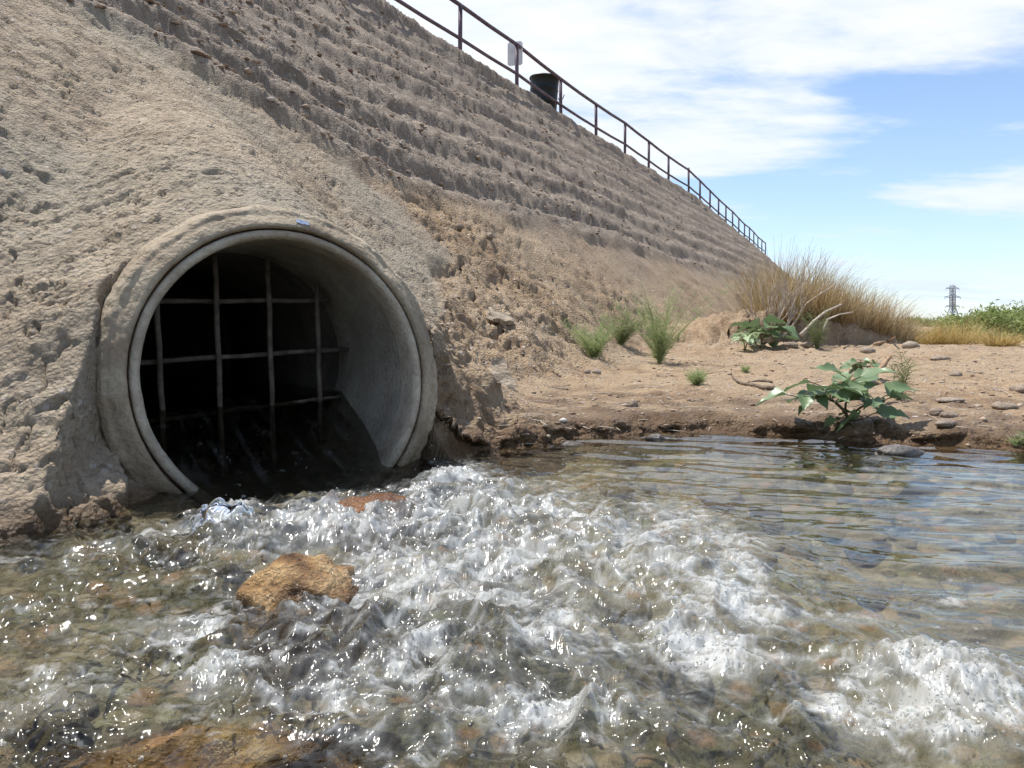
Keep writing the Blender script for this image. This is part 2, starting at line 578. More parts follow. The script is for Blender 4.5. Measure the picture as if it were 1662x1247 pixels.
M = {}
M['earth'] = mat_terrain()
M['bed'] = mat_bed()
M['water'] = mat_water()
M['bubble'] = mat_bubble()
M['froth'] = mat_froth()
M['splash'] = mat_splash()
M['collar'] = mat_concrete('rough_pipe_concrete', (0.42, 0.355, 0.26), (0.23, 0.185, 0.13), 0.18)
M['ring'] = mat_concrete('smooth_pipe_concrete', (0.52, 0.465, 0.375), (0.31, 0.265, 0.20), 0.2)
M['wall'] = mat_concrete('stained_pipe_concrete', (0.40, 0.37, 0.31), (0.24, 0.215, 0.175), 0.1)
M['barrel'] = mat_concrete('grimy_shaded_pipe_concrete', (0.10, 0.092, 0.078), (0.05, 0.046, 0.04), 0.1)  # grimy, and darkened further to paint in the shade deep inside the pipe
M['seam'] = mat_concrete('rust_stained_joint', (0.17, 0.10, 0.07), (0.09, 0.05, 0.035), 0.6)
M['slab'] = mat_concrete('broken_mortar', (0.44, 0.365, 0.275), (0.29, 0.23, 0.165), 0.0, False)
M['bars'] = mat_simple('rusty_grating_steel', (0.07, 0.055, 0.045), (0.16, 0.14, 0.12), 20, 0.75)
M['rail'] = mat_simple('weathered_rail_steel', (0.075, 0.05, 0.065), (0.14, 0.10, 0.125), 6, 0.6)
M['sign'] = mat_simple('pale_sign_back', (0.62, 0.62, 0.63), (0.72, 0.72, 0.72), 5, 0.5)
M['can'] = mat_simple('dark_green_barrel_paint', (0.006, 0.009, 0.009), (0.013, 0.018, 0.018), 4, 0.45)
M['steel'] = mat_simple('galvanised_hazed_steel', (0.27, 0.30, 0.35), (0.34, 0.37, 0.41), 0.3, 0.7)  # galvanised grey with the blue of distance haze put into the colour
M['pole'] = mat_simple('pole_timber', (0.10, 0.085, 0.075), (0.15, 0.13, 0.12), 0.5, 0.8)
M['stone'] = mat_rock('river_stone', [(0.3, (0.17, 0.125, 0.09)), (0.5, (0.29, 0.225, 0.17)), (0.7, (0.40, 0.335, 0.27))], 0.85, 14, 0.03, 0.15)
M['rock_orange'] = mat_rock('orange_wet_rock', [(0.34, (0.085, 0.045, 0.025)), (0.46, (0.24, 0.135, 0.06)), (0.55, (0.40, 0.25, 0.115)), (0.66, (0.54, 0.38, 0.20))], 0.15, 11, 0.06, 0.0)
M['rock_brown'] = mat_rock('red_brown_wet_rock', [(0.3, (0.09, 0.04, 0.02)), (0.5, (0.21, 0.10, 0.045)), (0.7, (0.31, 0.16, 0.075))], 0.15, 8, 0.035, 0.0)
M['rock_dark'] = mat_rock('dark_wet_rock', [(0.3, (0.03, 0.027, 0.024)), (0.5, (0.08, 0.07, 0.062)), (0.75, (0.22, 0.20, 0.18))], 0.28, 9, 0.03, 0.05)
M['bedrock'] = mat_rock('streambed_stone', [(0.3, (0.14, 0.115, 0.075)), (0.5, (0.26, 0.21, 0.135)), (0.7, (0.38, 0.31, 0.215))], 0.7, 8, 0.02, 0.25)
M['wood'] = mat_simple('driftwood', (0.22, 0.13, 0.075), (0.42, 0.29, 0.18), 18, 0.8)
M['wood_grey'] = mat_simple('grey_driftwood', (0.09, 0.065, 0.045), (0.2, 0.155, 0.115), 18, 0.85)
M['twig'] = mat_simple('bleached_twig', (0.36, 0.30, 0.24), (0.55, 0.48, 0.40), 15, 0.85)
M['drygrass'] = mat_leaf('dry_straw', (0.20, 0.125, 0.055), (0.58, 0.45, 0.25), 0.35, 3)
M['palegrass'] = mat_leaf('pale_straw', (0.30, 0.22, 0.12), (0.62, 0.52, 0.33), 0.35, 3)
M['gold'] = mat_leaf('golden_straw', (0.33, 0.235, 0.085), (0.64, 0.50, 0.22), 0.35, 3)
M['feather'] = mat_leaf('feathery_green', (0.22, 0.28, 0.11), (0.44, 0.50, 0.25), 0.45)
M['weed'] = mat_leaf('grey_green_weed', (0.13, 0.17, 0.07), (0.30, 0.33, 0.15), 0.35)
M['datura'] = mat_leaf('thorn_apple_leaf', (0.065, 0.12, 0.04), (0.21, 0.29, 0.15), 0.25, 12, 0.5, 0.42)
M['pale_leaf'] = mat_leaf('pale_mint_leaf', (0.20, 0.30, 0.13), (0.48, 0.56, 0.36), 0.3)
M['stem'] = mat_simple('plant_stem', (0.10, 0.075, 0.035), (0.17, 0.13, 0.065), 20, 0.7)
M['bush'] = mat_leaf('bush_leaf', (0.13, 0.18, 0.05), (0.36, 0.41, 0.15), 0.45, 1.5)

# ------------------------------------------------------------------ terrain function
US, UC = 0.47, 0.883                          # direction along the embankment
CX, CY, CZ = -0.745, 2.45, 0.35                # centre of the pipe mouth
AX, AY = -0.574, 0.819                        # into the pipe
BX, BY = 0.819, 0.574                         # across the mouth
R_OUT, R_IN = 0.53, 0.45

SHX = np.array([-9, -0.375, -0.335, -0.31, 0.0, 0.13, 0.3, 0.45, 0.77, 1.05, 1.29, 1.6, 2.03, 2.6, 3.5, 5.5, 30.0])
SHY = np.array([60.0, 60.0, 3.2, 2.84, 2.98, 3.14, 3.3, 3.3, 3.46, 3.42, 3.32, 3.15, 2.95, 2.7, 2.2, 0.8, -8.0])


def axis(x, y):
    dx, dy = x - CX, y - CY
    return dx * AX + dy * AY, dx * BX + dy * BY


def terrain(x, y, detail=True):
    x = np.asarray(x, np.float32); y = np.asarray(y, np.float32)
    u = US * x + UC * y
    v = -UC * x + US * y
    v = v - np.maximum(0, u - 30.8) * math.tan(R(3.3))
    # toe wanders a little
    wob = 0.09 * n2(u * 0.8, u * 0 + 3.1, 2) + 0.05 * n2(u * 2.1, v * 0.5, 4)
    vv = v + wob * sst(2.5, 4.0, u)
    zp = (vv - 1.9) * 0.98
    # shore on the right
    ys = np.interp(x, SHX, SHY)
    L2 = (y - ys) * 0.96 + 0.05 * n2(x * 4, y * 4, 7) + 0.02 * n2(x * 13, y * 13, 8)
    L1 = v - 1.86 + 0.05 * n2(u * 3, v * 3, 9)
    # pipe encasement
    a, b = axis(x, y)
    L = np.maximum(L2, L1)
    L = np.where((a > -0.25) & (np.abs(b) < 0.5), np.minimum(L, -0.35 + 0.0 * a), L)
    bed = -0.10 - 0.16 * sst(0.0, 0.9, -L) + 0.035 * fbm(x * 3.2, y * 3.2, 3, 21)
    step = sst(-0.05, 0.02, L) * 0.55 + 0.45 * sst(-0.02, 0.22, L)
    gz = 0.055 + 0.055 * np.clip(L, 0, 4.2) + 0.02 * n2(x * 0.9, y * 0.9, 12) * sst(0.2, 1.2, L)
    gz = gz + 0.022 * sst(0.0, 0.25, L) * np.abs(n2(x * 5, y * 5, 14))
    zg = bed + (gz - bed) * step
    zg = np.where(y < -6, zg + 0.5 * sst(-6, -8, y), zg)
    # mound with the dry grass
    mx, my = x - 2.95, y - 8.3
    mr = (mx * 0.93 + my * 0.25); ms = (-mx * 0.25 + my * 0.93)
    prof = sst(-1.3, -0.3, mr) * (1 - sst(0.55, 1.55, mr))
    top = 0.50 - 0.13 * mr
    msn = ms + 0.14 * n2(x * 2.2, y * 2.2, 31) + 0.05 * n2(x * 7, y * 7, 33)
    front = sst(-0.52, -0.36, msn) * (1 - sst(0.5, 1.6, msn))
    zg = zg + prof * front * top * 0.72 * (0.9 + 0.2 * n2(x * 2, y * 2, 35))
    land = smax(zp, zg, 0.28)
    zenc_w = np.abs(b)
    rr = 0.535
    k1 = np.where(b < 0, 0.62, 0.85)                      # flank slope; tangent to the round top
    bt = rr * k1 / np.sqrt(1 + k1 * k1)
    cross = np.where(zenc_w < bt, np.sqrt(np.maximum(rr * rr - b * b, 0.0)), np.sqrt(rr * rr - bt * bt) - k1 * (zenc_w - bt))
    cross = cross + 0.012 * n2(x * 2.1, y * 2.1, 39)
    ze = CZ + cross + 0.47 * np.maximum(a - 0.17, 0) + 0.03 * sst(0.3, 0.9, a)
    side = sst(0.45, 0.55 + 0.45 * np.clip(0.05 - a, 0, 1), np.abs(b))
    cut = np.where(b < 0, 14 + (1.05 - 14) * side, 14 + (1.45 - 0.35 * sst(0.58, 0.95, b) - 14) * side)
    a0 = 0.13 + 0.20 * sst(0.40, 0.58, b) + 0.12 * sst(0.6, 1.2, b)
    a0 = a0 + 0.2 * np.maximum(cross, 0) * (1 - side)
    ze = ze - cut * np.maximum(0, a0 - a)
    ze = np.maximum(ze, -0.6)
    z = np.where(ze > land - 0.2, smax(land, ze, 0.10), land)
    # masks
    lift = 0.75 * sst(5.2, 2.6, u) * 1.0
    lift = np.where(u < 2.6, 0.75 + (2.6 - u) * 0.3, lift)
    edge = 1.62 + lift + 0.12 * n2(u * 1.3, v * 1.3, 41)
    nb = n2(u * 2.2, z * 3, 43) * 0.22
    mort = sst(4.75, 4.35, u + nb + 0.55 * (z - 1.3)) * sst(edge + 0.05, edge - 0.05, z)
    mort = mort * np.where(b > 0, sst(0.66, 0.52, b - 0.6 * np.maximum(a - 0.1, 0) + nb), 1.0)
    layer = sst(edge - 0.1, edge + 0.1, z) * (z < 9)
    dirt = (1 - layer) * (1 - mort)
    dirt = dirt * sst(2.3, 1.1, z - 0.5 * n2(u * 0.5, v * 0.7, 45))
    hgt = z
    wet = sst(0.10, 0.015, z + 0.035 * n2(x * 5, y * 5, 51)) * (L < 1.2)
    moist = sst(0.55, 0.06, L2 + 0.12 * n2(x * 3, y * 3, 53)) * (b > 0.45) * sst(0.55, 0.2, z)
    wet = np.maximum(wet, 0.5 * moist)
    wet = np.maximum(wet, (b > 0.45) * sst(0.15, 0.03, z + 0.05 * n2(x * 6, y * 6, 55)) * (L < 1.2))
    if not detail:
        return x, y, z, dict(mortar=mort, dirt=dirt, wet=wet, layer=layer, L=L)
    # relief -------------------------------------------------------
    near = 1.0
    # stepped layers: irregular lifts, each with a ragged steep edge
    w = (z - lift * sst(6.0, 2.0, z)) + 0.08 * fbm(u * 0.4, v * 0.4, 2, 61) + 0.022 * n2(u * 2.6, v * 2.0, 62) + 0.014 * n2(u * 9, v * 9, 63)
    w = w + 0.07 * np.sin(w * 3.1 + 1.0)
    ph = w / 0.46
    s = ph - np.floor(ph)
    lid = np.floor(ph)
    g = sst(0.0, 0.34, s) - s
    amp = 0.16 * (0.9 + 0.6 * n2(u * 0.33, lid * 3.7, 65))
    ph2 = w / 0.19 + 0.4
    s2 = ph2 - np.floor(ph2)
    g2 = sst(0.0, 0.4, s2) - s2
    z = z + layer * (amp * g + 0.055 * g2 * (0.8 + n2(u * 0.7, np.floor(ph2) * 2.3, 66))) * sst(5.95, 5.6, z)
    sl = v * 1.39
    # eroded dirt
    fan = dirt * sst(0.0, 0.3, zp)
    gul = np.abs(fbm(u * 1.5, sl * 0.7, 4, 93))
    z = z + fan * (0.10 * fbm(u * 1.6, sl * 1.1, 3, 95) - 0.15 * sst(0.11, 0.0, gul) * sst(6.5, 4.2, u)) * (0.45 + 0.55 * sst(9, 3.5, u))
    # crest lip
    lip = sst(7.66, 7.72, v + 0.07 * fbm(u * 0.9, u * 0, 3, 111))
    flat_top = 5.94 + 0.03 * n2(u * 0.8, v, 113) + 0.035 * fbm(u * 1.3, v * 0.6, 3, 115)
    z = np.where(lip > 0, np.where(v < 9.5, z + (np.maximum(flat_top, z) - z) * lip, z), z)
    z = np.where(v > 7.72, np.where(v > 7.9, flat_top, np.minimum(z, flat_top)) * 0 + np.minimum(np.maximum(z, flat_top - 0.05), flat_top - 0.22 * sst(7.8, 8.1, v) + 0.47 * sst(8.2, 8.5, v)), z)
    # undercut: push the top of the bank edge out over the water
    und = sst(-0.01, 0.04, L2) * sst(0.4, 0.0, L2) * (b > 0.55) * sst(0.0, 0.06, z) * sst(0.5, 0.2, zp) * (0.05 + 0.26 * np.abs(n2(x * 3.3, y * 0.7, 121)))
    xo = x
    yo = y - und
    return xo, yo, z, dict(mortar=np.clip(mort, 0, 1), dirt=np.clip(dirt, 0, 1), wet=np.clip(wet, 0, 1), layer=np.clip(layer, 0, 1), L=L,
                           u=u, sl=sl, s=s, edge=sst(0.0, 0.12, s) * (1 - sst(0.32, 0.6, s)), fan=fan, L2=L2, zp=zp, b=b, a=a)


def relief(x, y, z, A):
    """fine relief, pushed along the surface normal"""
    u, sl, mort, lay, dirt = A['u'], A['sl'], A['mortar'], A['layer'], A['dirt']
    p1 = (u - sl) * 0.707; p2 = (u + sl) * 0.707
    X, Y, Z = x, y, z
    # soil cement: slanting flakes, crumbs, ragged edges
    streak = n2(p1 * 2.2, p2 * 10, 71) + 0.7 * n2(p1 * 6, p2 * 24, 73)
    lump = fbm3(X * 7, Y * 7, Z * 7, 4, 75)
    crumb = fbm3(X * 26, Y * 26, Z * 26, 2, 76)
    d = lay * (0.019 * streak + 0.018 * lump * (0.5 + 0.9 * A['edge']) + 0.011 * crumb)
    # mortar: trowelled face, thin slanting cracks, flaked-off plates
    mk = fbm(u * 1.4 + 0.4 * sl, sl * 1.1, 3, 81)
    pl = fbm(p1 * 2.5, p2 * 5.5, 4, 83)
    plate = sst(0.10, 0.16, pl) - sst(0.42, 0.5, pl)
    cr = np.abs(fbm(p1 * 1.7, p2 * 3.6, 4, 87)) ; cr2 = np.abs(fbm3(X * 3.0, Y * 3.0, Z * 3.0, 3, 88))
    slit = sst(0.42, 0.72, fbm(p1 * 4.5, p2 * 15, 3, 85)) * sst(-0.35, 0.2, n2(u * 0.9, sl * 0.9, 82))
    holes = sst(0.45, 0.75, fbm3(X * 9, Y * 9, Z * 9, 2, 84))
    crm = sst(-0.2, 0.3, n2(u * 1.3, sl * 1.3, 86))
    low = sst(1.25, 0.45, Z) * sst(2.9, 1.5, u)
    m_ = 0.016 * mk + 0.008 * plate - 0.013 * slit - 0.020 * sst(0.045, 0.0, cr) * crm - 0.016 * sst(0.03, 0.0, cr2) * (0.3 + low) - 0.007 * sst(0.35, 0.75, fbm3(X * 24, Y * 24, Z * 24, 2, 92)) - 0.003 * holes
    m_ = m_ + 0.008 * fbm3(X * 20, Y * 20, Z * 20, 3, 89) + 0.006 * streak + low * 0.009 * fbm3(X * 11, Y * 11, Z * 11, 3, 91)
    d = d + mort * m_
    rimd = np.hypot(A['b'], Z - CZ)
    d = d * (1 - 0.6 * sst(0.70, 0.58, rimd) * (A['a'] < 0.35) * (A['a'] > -0.1))
    # dirt: clods; rooty crumbling wall beside the pipe and along the lip
    lipz = sst(0.55, 0.0, A['L2']) * sst(-0.1, 0.0, A['L2']) * (A['b'] > 0.5)
    wall = sst(1.5, 0.9, A['b']) * (A['b'] > 0.5) * (A['a'] < 0.9) * sst(-0.1, 0.1, A['L'])
    rough = np.clip(A['fan'] * (0.35 + 0.65 * sst(8.0, 4.0, u)) + 0.55 * lipz + 1.0 * wall, 0, 1)
    mnd = np.exp(-(((X - 2.6) / 1.4) ** 2 + ((Y - 7.9) / .9) ** 2))
    d = d + dirt * (rough * (0.035 * fbm3(X * 6, Y * 6, Z * 6, 4, 97) + 0.014 * fbm3(X * 28, Y * 28, Z * 28, 2, 99) - 0.03 * sst(0.04, 0.0, np.abs(fbm3(X * 4, Y * 4, Z * 4, 3, 98))))
                    + (1 - rough) * sst(-0.05, 0.05, A['L']) * (0.008 * fbm(X * 9, Y * 9, 4, 101)))
    d = d + dirt * wall * (0.05 * fbm3(X * 5, Y * 5, Z * 3.5, 3, 131) - 0.05 * sst(0.25, 0.6, fbm3(X * 8, Y * 8, Z * 6, 2, 133)))
    d = d + dirt * mnd * (0.12 * fbm3(X * 4.0, Y * 4.0, Z * 6, 4, 135) - 0.08 * sst(0.06, 0, np.abs(fbm3(X * 2.5, Y * 2.5, Z * 4, 3, 137))))
    d = d * (1 - 0.75 * sst(5.6, 5.8, Z))
    return np.where((A['L'] < -0.06) & (Z < 0.05), 0.02 * n2(X * 6, Y * 6, 104), d)


def polar(th, rr_):
    T, Rr = np.meshgrid(th, rr_)
    return Rr * np.sin(T), Rr * np.cos(T)


def grid_faces(nr, nc):
    i = np.arange(nr - 1)[:, None] * nc + np.arange(nc - 1)[None, :]
    i = i.ravel()
    return np.stack([i, i + 1, i + nc + 1, i + nc], 1)


def logr(a, b, s):
    return np.exp(np.arange(math.log(a), math.log(b), s))


th = np.radians(np.concatenate([np.arange(-180, -60, 5), np.arange(-60, -37, 0.7), np.arange(-37, 37, 0.135), np.arange(37, 60, 0.7), np.arange(60, 181, 5)]))
rad = np.concatenate([logr(0.35, 1.5, 0.018), logr(1.5, 2.0, 0.0045), logr(2.0, 3.6, 0.0032), logr(3.6, 7, 0.0046), logr(7, 62, 0.0072), logr(62, 5200, 0.07)])
gx, gy = polar(th, rad)
shape = gx.shape
tx, ty, tz, ta = terrain(gx.ravel(), gy.ravel())
G = np.stack([tx, ty, tz], 1).reshape(*shape, 3)
du = np.gradient(G, axis=1); dr = np.gradient(G, axis=0)
nn = np.cross(du, dr).reshape(-1, 3)
nn /= np.maximum(np.linalg.norm(nn, axis=1), 1e-9)[:, None]
nn *= np.sign(nn[:, 2] + 1e-6)[:, None]
rl = relief(tx, ty, tz, ta) * np.clip(12.0 / np.maximum(np.hypot(tx, ty), 1), 0.3, 1)
tx = tx + nn[:, 0] * rl; ty = ty + nn[:, 1] * rl; tz = tz + nn[:, 2] * rl
faces = grid_faces(*shape)
fc = lambda arr: arr[faces].mean(1)
fa, fb = axis(fc(tx), fc(ty))
fz = fc(tz)
inside = (fb * fb + (fz - CZ) ** 2 < 0.512 ** 2) & (fa > -0.2) & (fa < 9)
fL = fc(ta['L']); flay = fc(ta['layer']); fm = fc(ta['mortar']); fv = fc(-UC * gx.ravel() + US * gy.ravel())
is_bed = (fL < -0.03) & (fz < 0.0)
is_emb = (~is_bed) & ((fv > 2.0) | (fm > 0.3))
is_gnd = ~(is_bed | is_emb)
verts = np.stack([tx, ty, tz], 1)


def sub(name, mask, mat):
    f = faces[mask & ~inside]
    used = np.unique(f)
    remap = np.zeros(len(verts), np.int32); remap[used] = np.arange(len(used))
    return mesh_np(name, verts[used], remap[f], mat, None, True, {k: ta[k][used] for k in ('mortar', 'dirt', 'wet', 'layer')})


embankment = tag(sub('embankment', is_emb, M['earth']), 'steep grey brown soil cement embankment with ragged stepped layers', None, None, 'structure')
ground = tag(sub('riverbank', is_gnd, M['earth']), 'flat tan dirt bank with crumbled wet edge beside the pool', None, None, 'structure')
bed = tag(sub('streambed', is_bed, M['bed']), 'olive brown stony streambed under clear water', None, None, 'structure')


from mathutils.bvhtree import BVHTree
_near = (np.abs(np.arctan2(gx.ravel(), gy.ravel())[faces[:, 0]]) < 0.72) & (np.hypot(gx, gy).ravel()[faces[:, 0]] < 60) & ~inside
BVH = BVHTree.FromPolygons([tuple(p) for p in verts.tolist()], faces[_near].tolist())


def ground_at(x, y):
    h = BVH.ray_cast(Vector((x, y, 12)), Vector((0, 0, -1)))
    return h[0].z if h[0] is not None else 0.2


def hit(x, y):
    d = Vector(((x - 831) / 1200, 1, (530 - y) / 1200)).normalized()
    h = BVH.ray_cast(Vector((0, 0, EYE)), d)
    return h[0].copy() if h[0] is not None else unproj(x, y, 12)


# ------------------------------------------------------------------ water
def P(x, y):
    p = on_z(x, y); return p.x, p.y


FOAM = [  # px, py, radius x, radius y (photo pixels), strength
    (365, 850, 60, 28, .9), (470, 870, 90, 28, .7), (600, 880, 110, 32, .8), (730, 785, 60, 34, 1.), (760, 850, 110, 45, .85),
    (860, 840, 90, 35, .7), (640, 950, 120, 50, .8), (800, 930, 130, 50, .75), (960, 890, 120, 45, .6), (1090, 850, 90, 35, .6),
    (1170, 890, 60, 30, .7), (1215, 950, 45, 35, .8), (1190, 1000, 70, 35, 1.), (1120, 1050, 80, 35, .95), (1330, 1012, 120, 12, .6),
    (1170, 1100, 110, 22, .8), (1290, 1085, 90, 16, .6), (1500, 1130, 110, 45, .92), (1600, 1190, 130, 60, .92), (1420, 1200, 60, 40, .8),
    (1640, 1110, 80, 20, .9), (300, 1030, 75, 20, .85), (372, 1100, 42, 24, .95), (880, 1085, 110, 45, .6), (700, 1060, 120, 45, .55),
    (960, 1120, 70, 30, .6), (560, 1165, 130, 35, .6), (760, 1190, 160, 40, .6), (1020, 1200, 120, 35, .55), (450, 1060, 80, 30, .4),
    (120, 920, 120, 20, .35), (60, 1170, 90, 40, .4), (230, 890, 100, 20, .4), (1560, 985, 70, 10, .45), (1010, 980, 120, 40, .5), (540, 820, 60, 10, .5)]
CORE = [(560, 880, 230, 50, .9), (780, 850, 180, 70, 1.), (980, 900, 190, 70, .9), (700, 980, 300, 60, .85), (900, 1060, 260, 60, .7), (1120, 960, 120, 60, .8),
        (620, 1120, 300, 60, .7), (820, 1190, 360, 60, .65), (1130, 1060, 120, 40, .9), (1500, 1160, 170, 70, 1.), (250, 1040, 200, 30, .5), (200, 900, 200, 25, .4), (130, 1130, 200, 60, .4)]
TURB = [(450, 860, 260, 70, 1.), (750, 860, 220, 90, 1.), (980, 920, 220, 100, .9), (650, 1050, 320, 130, .9), (1100, 1020, 160, 90, .7),
        (900, 1180, 420, 110, .8), (200, 960, 260, 90, .5), (150, 1130, 260, 140, .6), (1520, 1160, 190, 90, .8), (1350, 1060, 160, 60, .4), (560, 800, 120, 40, .5)]


def gsum(x, y, lst):
    s = np.zeros_like(x)
    for (cx, cy, rx, ry, w) in lst:
        # footprint on the water plane, fixed in place
        X0, Y0 = P(cx, cy)
        sx = rx / 1200 * Y0
        sy = max(ry * Y0 * Y0 / (EYE * 1200), 0.015)
        s = np.maximum(s, w * np.exp(-(((x - X0) / sx) ** 2 + ((y - Y0) / sy) ** 2) * 0.7)) * 1.0 + 0.12 * w * np.exp(-(((x - X0) / sx) ** 2 + ((y - Y0) / sy) ** 2))
    return s


def water(x, y):
    x = np.asarray(x, np.float32); y = np.asarray(y, np.float32)
    a, b = axis(x, y)
    wx = x + 0.035 * n2(x * 7, y * 7, 201); wy = y + 0.035 * n2(x * 7, y * 7, 203)
    foam = gsum(wx, wy, FOAM)
    turb = np.clip(gsum(x, y, TURB), 0, 1.1)
    turb = turb * (1 - 0.6 * sst(-0.5, -0.26, a) * sst(0.62, 0.40, np.abs(b + 0.05)))
    brk = 0.5 + 0.5 * np.clip(ridged(x * 5 + y * 1.5, y * 4 - x * 1.2, 3, 231) * 0.8, -1, 1)
    core = np.clip(gsum(x, y, CORE), 0, 1)
    foam = np.maximum(foam, core * (0.35 + 0.5 * brk))
    tongue = sst(-0.50, -0.26, a + 0.06 * n2(b * 6, a * 3, 235)) * sst(0.62, 0.40, np.abs(b + 0.05))
    foam = foam * (1 - 0.92 * tongue)
    pipe = sst(-0.35, 0.45, a) * sst(0.56, 0.44, np.abs(b))
    foam = foam * (1 - 0.85 * sst(-0.1, 0.15, a) * (np.abs(b) < .6))
    z = 0.21 * (0.65 * np.clip((a + 0.2) / 0.8, 0, 1) + 0.35 * sst(-0.12, 0.62, a)) * sst(0.62, 0.46, np.abs(b))
    # side trough and centre tongue as the flow leaves the pipe
    z = z + pipe * (0.012 * fbm(a * 3, b * 7, 2, 205) + 0.003 * ridged(a * 6, b * 14, 2, 206))
    # flow aligned coordinates
    fx = x * BX + y * BY; fy = x * AX + y * AY
    wxx = 0.05 * n2(fx * 5, fy * 5, 207); wyy = 0.05 * n2(fx * 5, fy * 5, 209)
    t1 = ridged((fx + wxx) * 5.5, (fy + wyy) * 4.2, 2, 211)
    t2 = ridged((fx + wxx) * 13, (fy + wyy) * 10, 2, 213)
    t3 = fbm((fx + wxx) * 30, (fy + wyy) * 26, 3, 217)
    t4 = fbm(fx * 75, fy * 70, 2, 219)
    gust = 0.2 + 1.0 * sst(-0.25, 0.45, fbm(fx * 3.2, fy * 4.5, 3, 239))
    t3 = t3 * gust; t4 = t4 * gust
    z = z + turb * (0.027 * t1 + 0.012 * t2 + 0.007 * t3 + 0.0024 * t4) * (1 - 0.75 * sst(-0.05, 0.3, a))
    # piled up white water
    for (cx, cy, rr2, hh) in ((560, 880, .22, .045), (740, 800, .14, .06), (900, 880, .28, .035), (1480, 1140, .14, .028), (1610, 1190, .12, .02), (1150, 960, .2, .02), (860, 1090, .13, .03)):
        X0, Y0 = P(cx, cy)
        z = z + hh * np.exp(-((x - X0) ** 2 + (y - Y0) ** 2) / rr2 ** 2)
    # quiet pool: long ripples
    calm = 1 - np.clip(turb, 0, 1)
    q1 = np.sin(y * 21 + 7 * n2(x * 1.1, y * 1.6, 221) + x * 7) * 0.0016
    q2 = 0.0075 * n2(x * 2.6 + y * 1.2, y * 7 + x * 1.5, 223) + 0.0032 * n2(x * 6 + y * 2, y * 15 + x * 3, 225) + 0.0008 * n2(x * 16, y * 40, 227)
    z = z + calm * (q1 + q2) * (1 - 0.6 * sst(0, .2, a) * (np.abs(b) < .6))
    # choppy left foreground
    lf = sst(-0.15, -0.6, x) * sst(1.9, 1.3, y)
    z = z + lf * 0.006 * gust * fbm(x * 22 + y * 8, y * 30 - x * 10, 3, 229)
    # broken foam cover: drawn-out patches, down to bubble size
    foam = np.clip(foam, 0, 1.15)
    px_ = x + 0.02 * n2(x * 16, y * 16, 241); py_ = y + 0.02 * n2(x * 16, y * 16, 243)
    big = fbm(px_ * 9, py_ * 11, 3, 245)
    mid = fbm(px_ * 38, py_ * 42, 3, 247)
    bil = np.abs(n2(px_ * 95, py_ * 105, 249)) + 0.6 * np.abs(n2(px_ * 190, py_ * 200, 251))
    q = foam * 0.98 + 0.42 * big + 0.40 * mid - 0.30 * (bil - 0.4)
    cq = sst(0.38, 1.25, q)
    cover = 0.84 * cq + 0.17 * sst(0.1, 0.7, foam + .25 * mid) * (1 - cq)
    fl = sst(0.30, 0.85, fbm(a * 2.6 + 2, b * 22, 4, 237)) * sst(-0.45, -0.1, a) * sst(0.8, 0.5, a) * sst(0.5, 0.4, np.abs(b))
    cover = np.maximum(cover, 0.06 * fl * (0.3 + bil))
    z = z + np.clip(foam, 0, 1) * 0.0045 * (0.4 - bil) + np.clip(foam, 0, 1) * 0.004 * mid
    return z, foam, np.clip(turb + lf * 0.5, 0, 1), np.clip(cover, 0, 0.93)


thw = np.radians(np.concatenate([np.arange(-180, -60, 6), np.arange(-60, -37, 1.0), np.arange(-37, 37, 0.078), np.arange(37, 60, 1.0), np.arange(60, 181, 6)]))
rl_ = [0.74]
while rl_[-1] < 2.5:
    rl_.append(rl_[-1] + min(max(2 * rl_[-1] ** 2 / 600, 0.0023), 0.0062))
rw = np.concatenate([logr(0.4, 0.74, 0.03), np.array(rl_), logr(rl_[-1] + .01, 4.6, 0.006), logr(4.6, 12, 0.06)])
wx, wy = polar(thw, rw)
ws = wx.shape
wx = wx.ravel(); wy = wy.ravel()
wz, wf, wt, wc = water(wx, wy)
wfaces = grid_faces(*ws)
wa, wb = axis(wx, wy)
fwa, fwb = wa[wfaces].mean(1), wb[wfaces].mean(1)
_, _, _, la = terrain(wx[wfaces].mean(1), wy[wfaces].mean(1), False)
keep = (la['L'] < 0.16) & ~((fwa > -0.02) & (np.abs(fwb) > 0.45) & (np.abs(fwb) < 0.75)) & (fwa < 3.5)
keep |= (fwa > -0.2) & (fwa < 3.5) & (np.abs(fwb) < 0.445)
f = wfaces[keep]
used = np.unique(f)
remap = np.zeros(len(wx), np.int32); remap[used] = np.arange(len(used))
wv = np.stack([wx, wy, wz], 1)
water_o = tag(mesh_np('water', wv[used], remap[f], M['water'], None, True, {'cover': wc[used], 'turb': wt[used]}),
              'clear stream water churning white below the pipe', None, None, 'structure')


# bubbles floating on the water: fine white froth and larger clear domes
def dome(sub):
    bm = bmesh.new()
    bmesh.ops.create_icosphere(bm, subdivisions=sub, radius=1)
    bmesh.ops.delete(bm, geom=[v for v in bm.verts if v.co.z < -0.5], context='VERTS')
    bm.verts.index_update()
    dv_ = np.array([v.co[:] for v in bm.verts], np.float32)
    df_ = np.array([[v.index for v in f.verts] for f in bm.faces], np.int32)
    bm.free()
    return dv_, df_


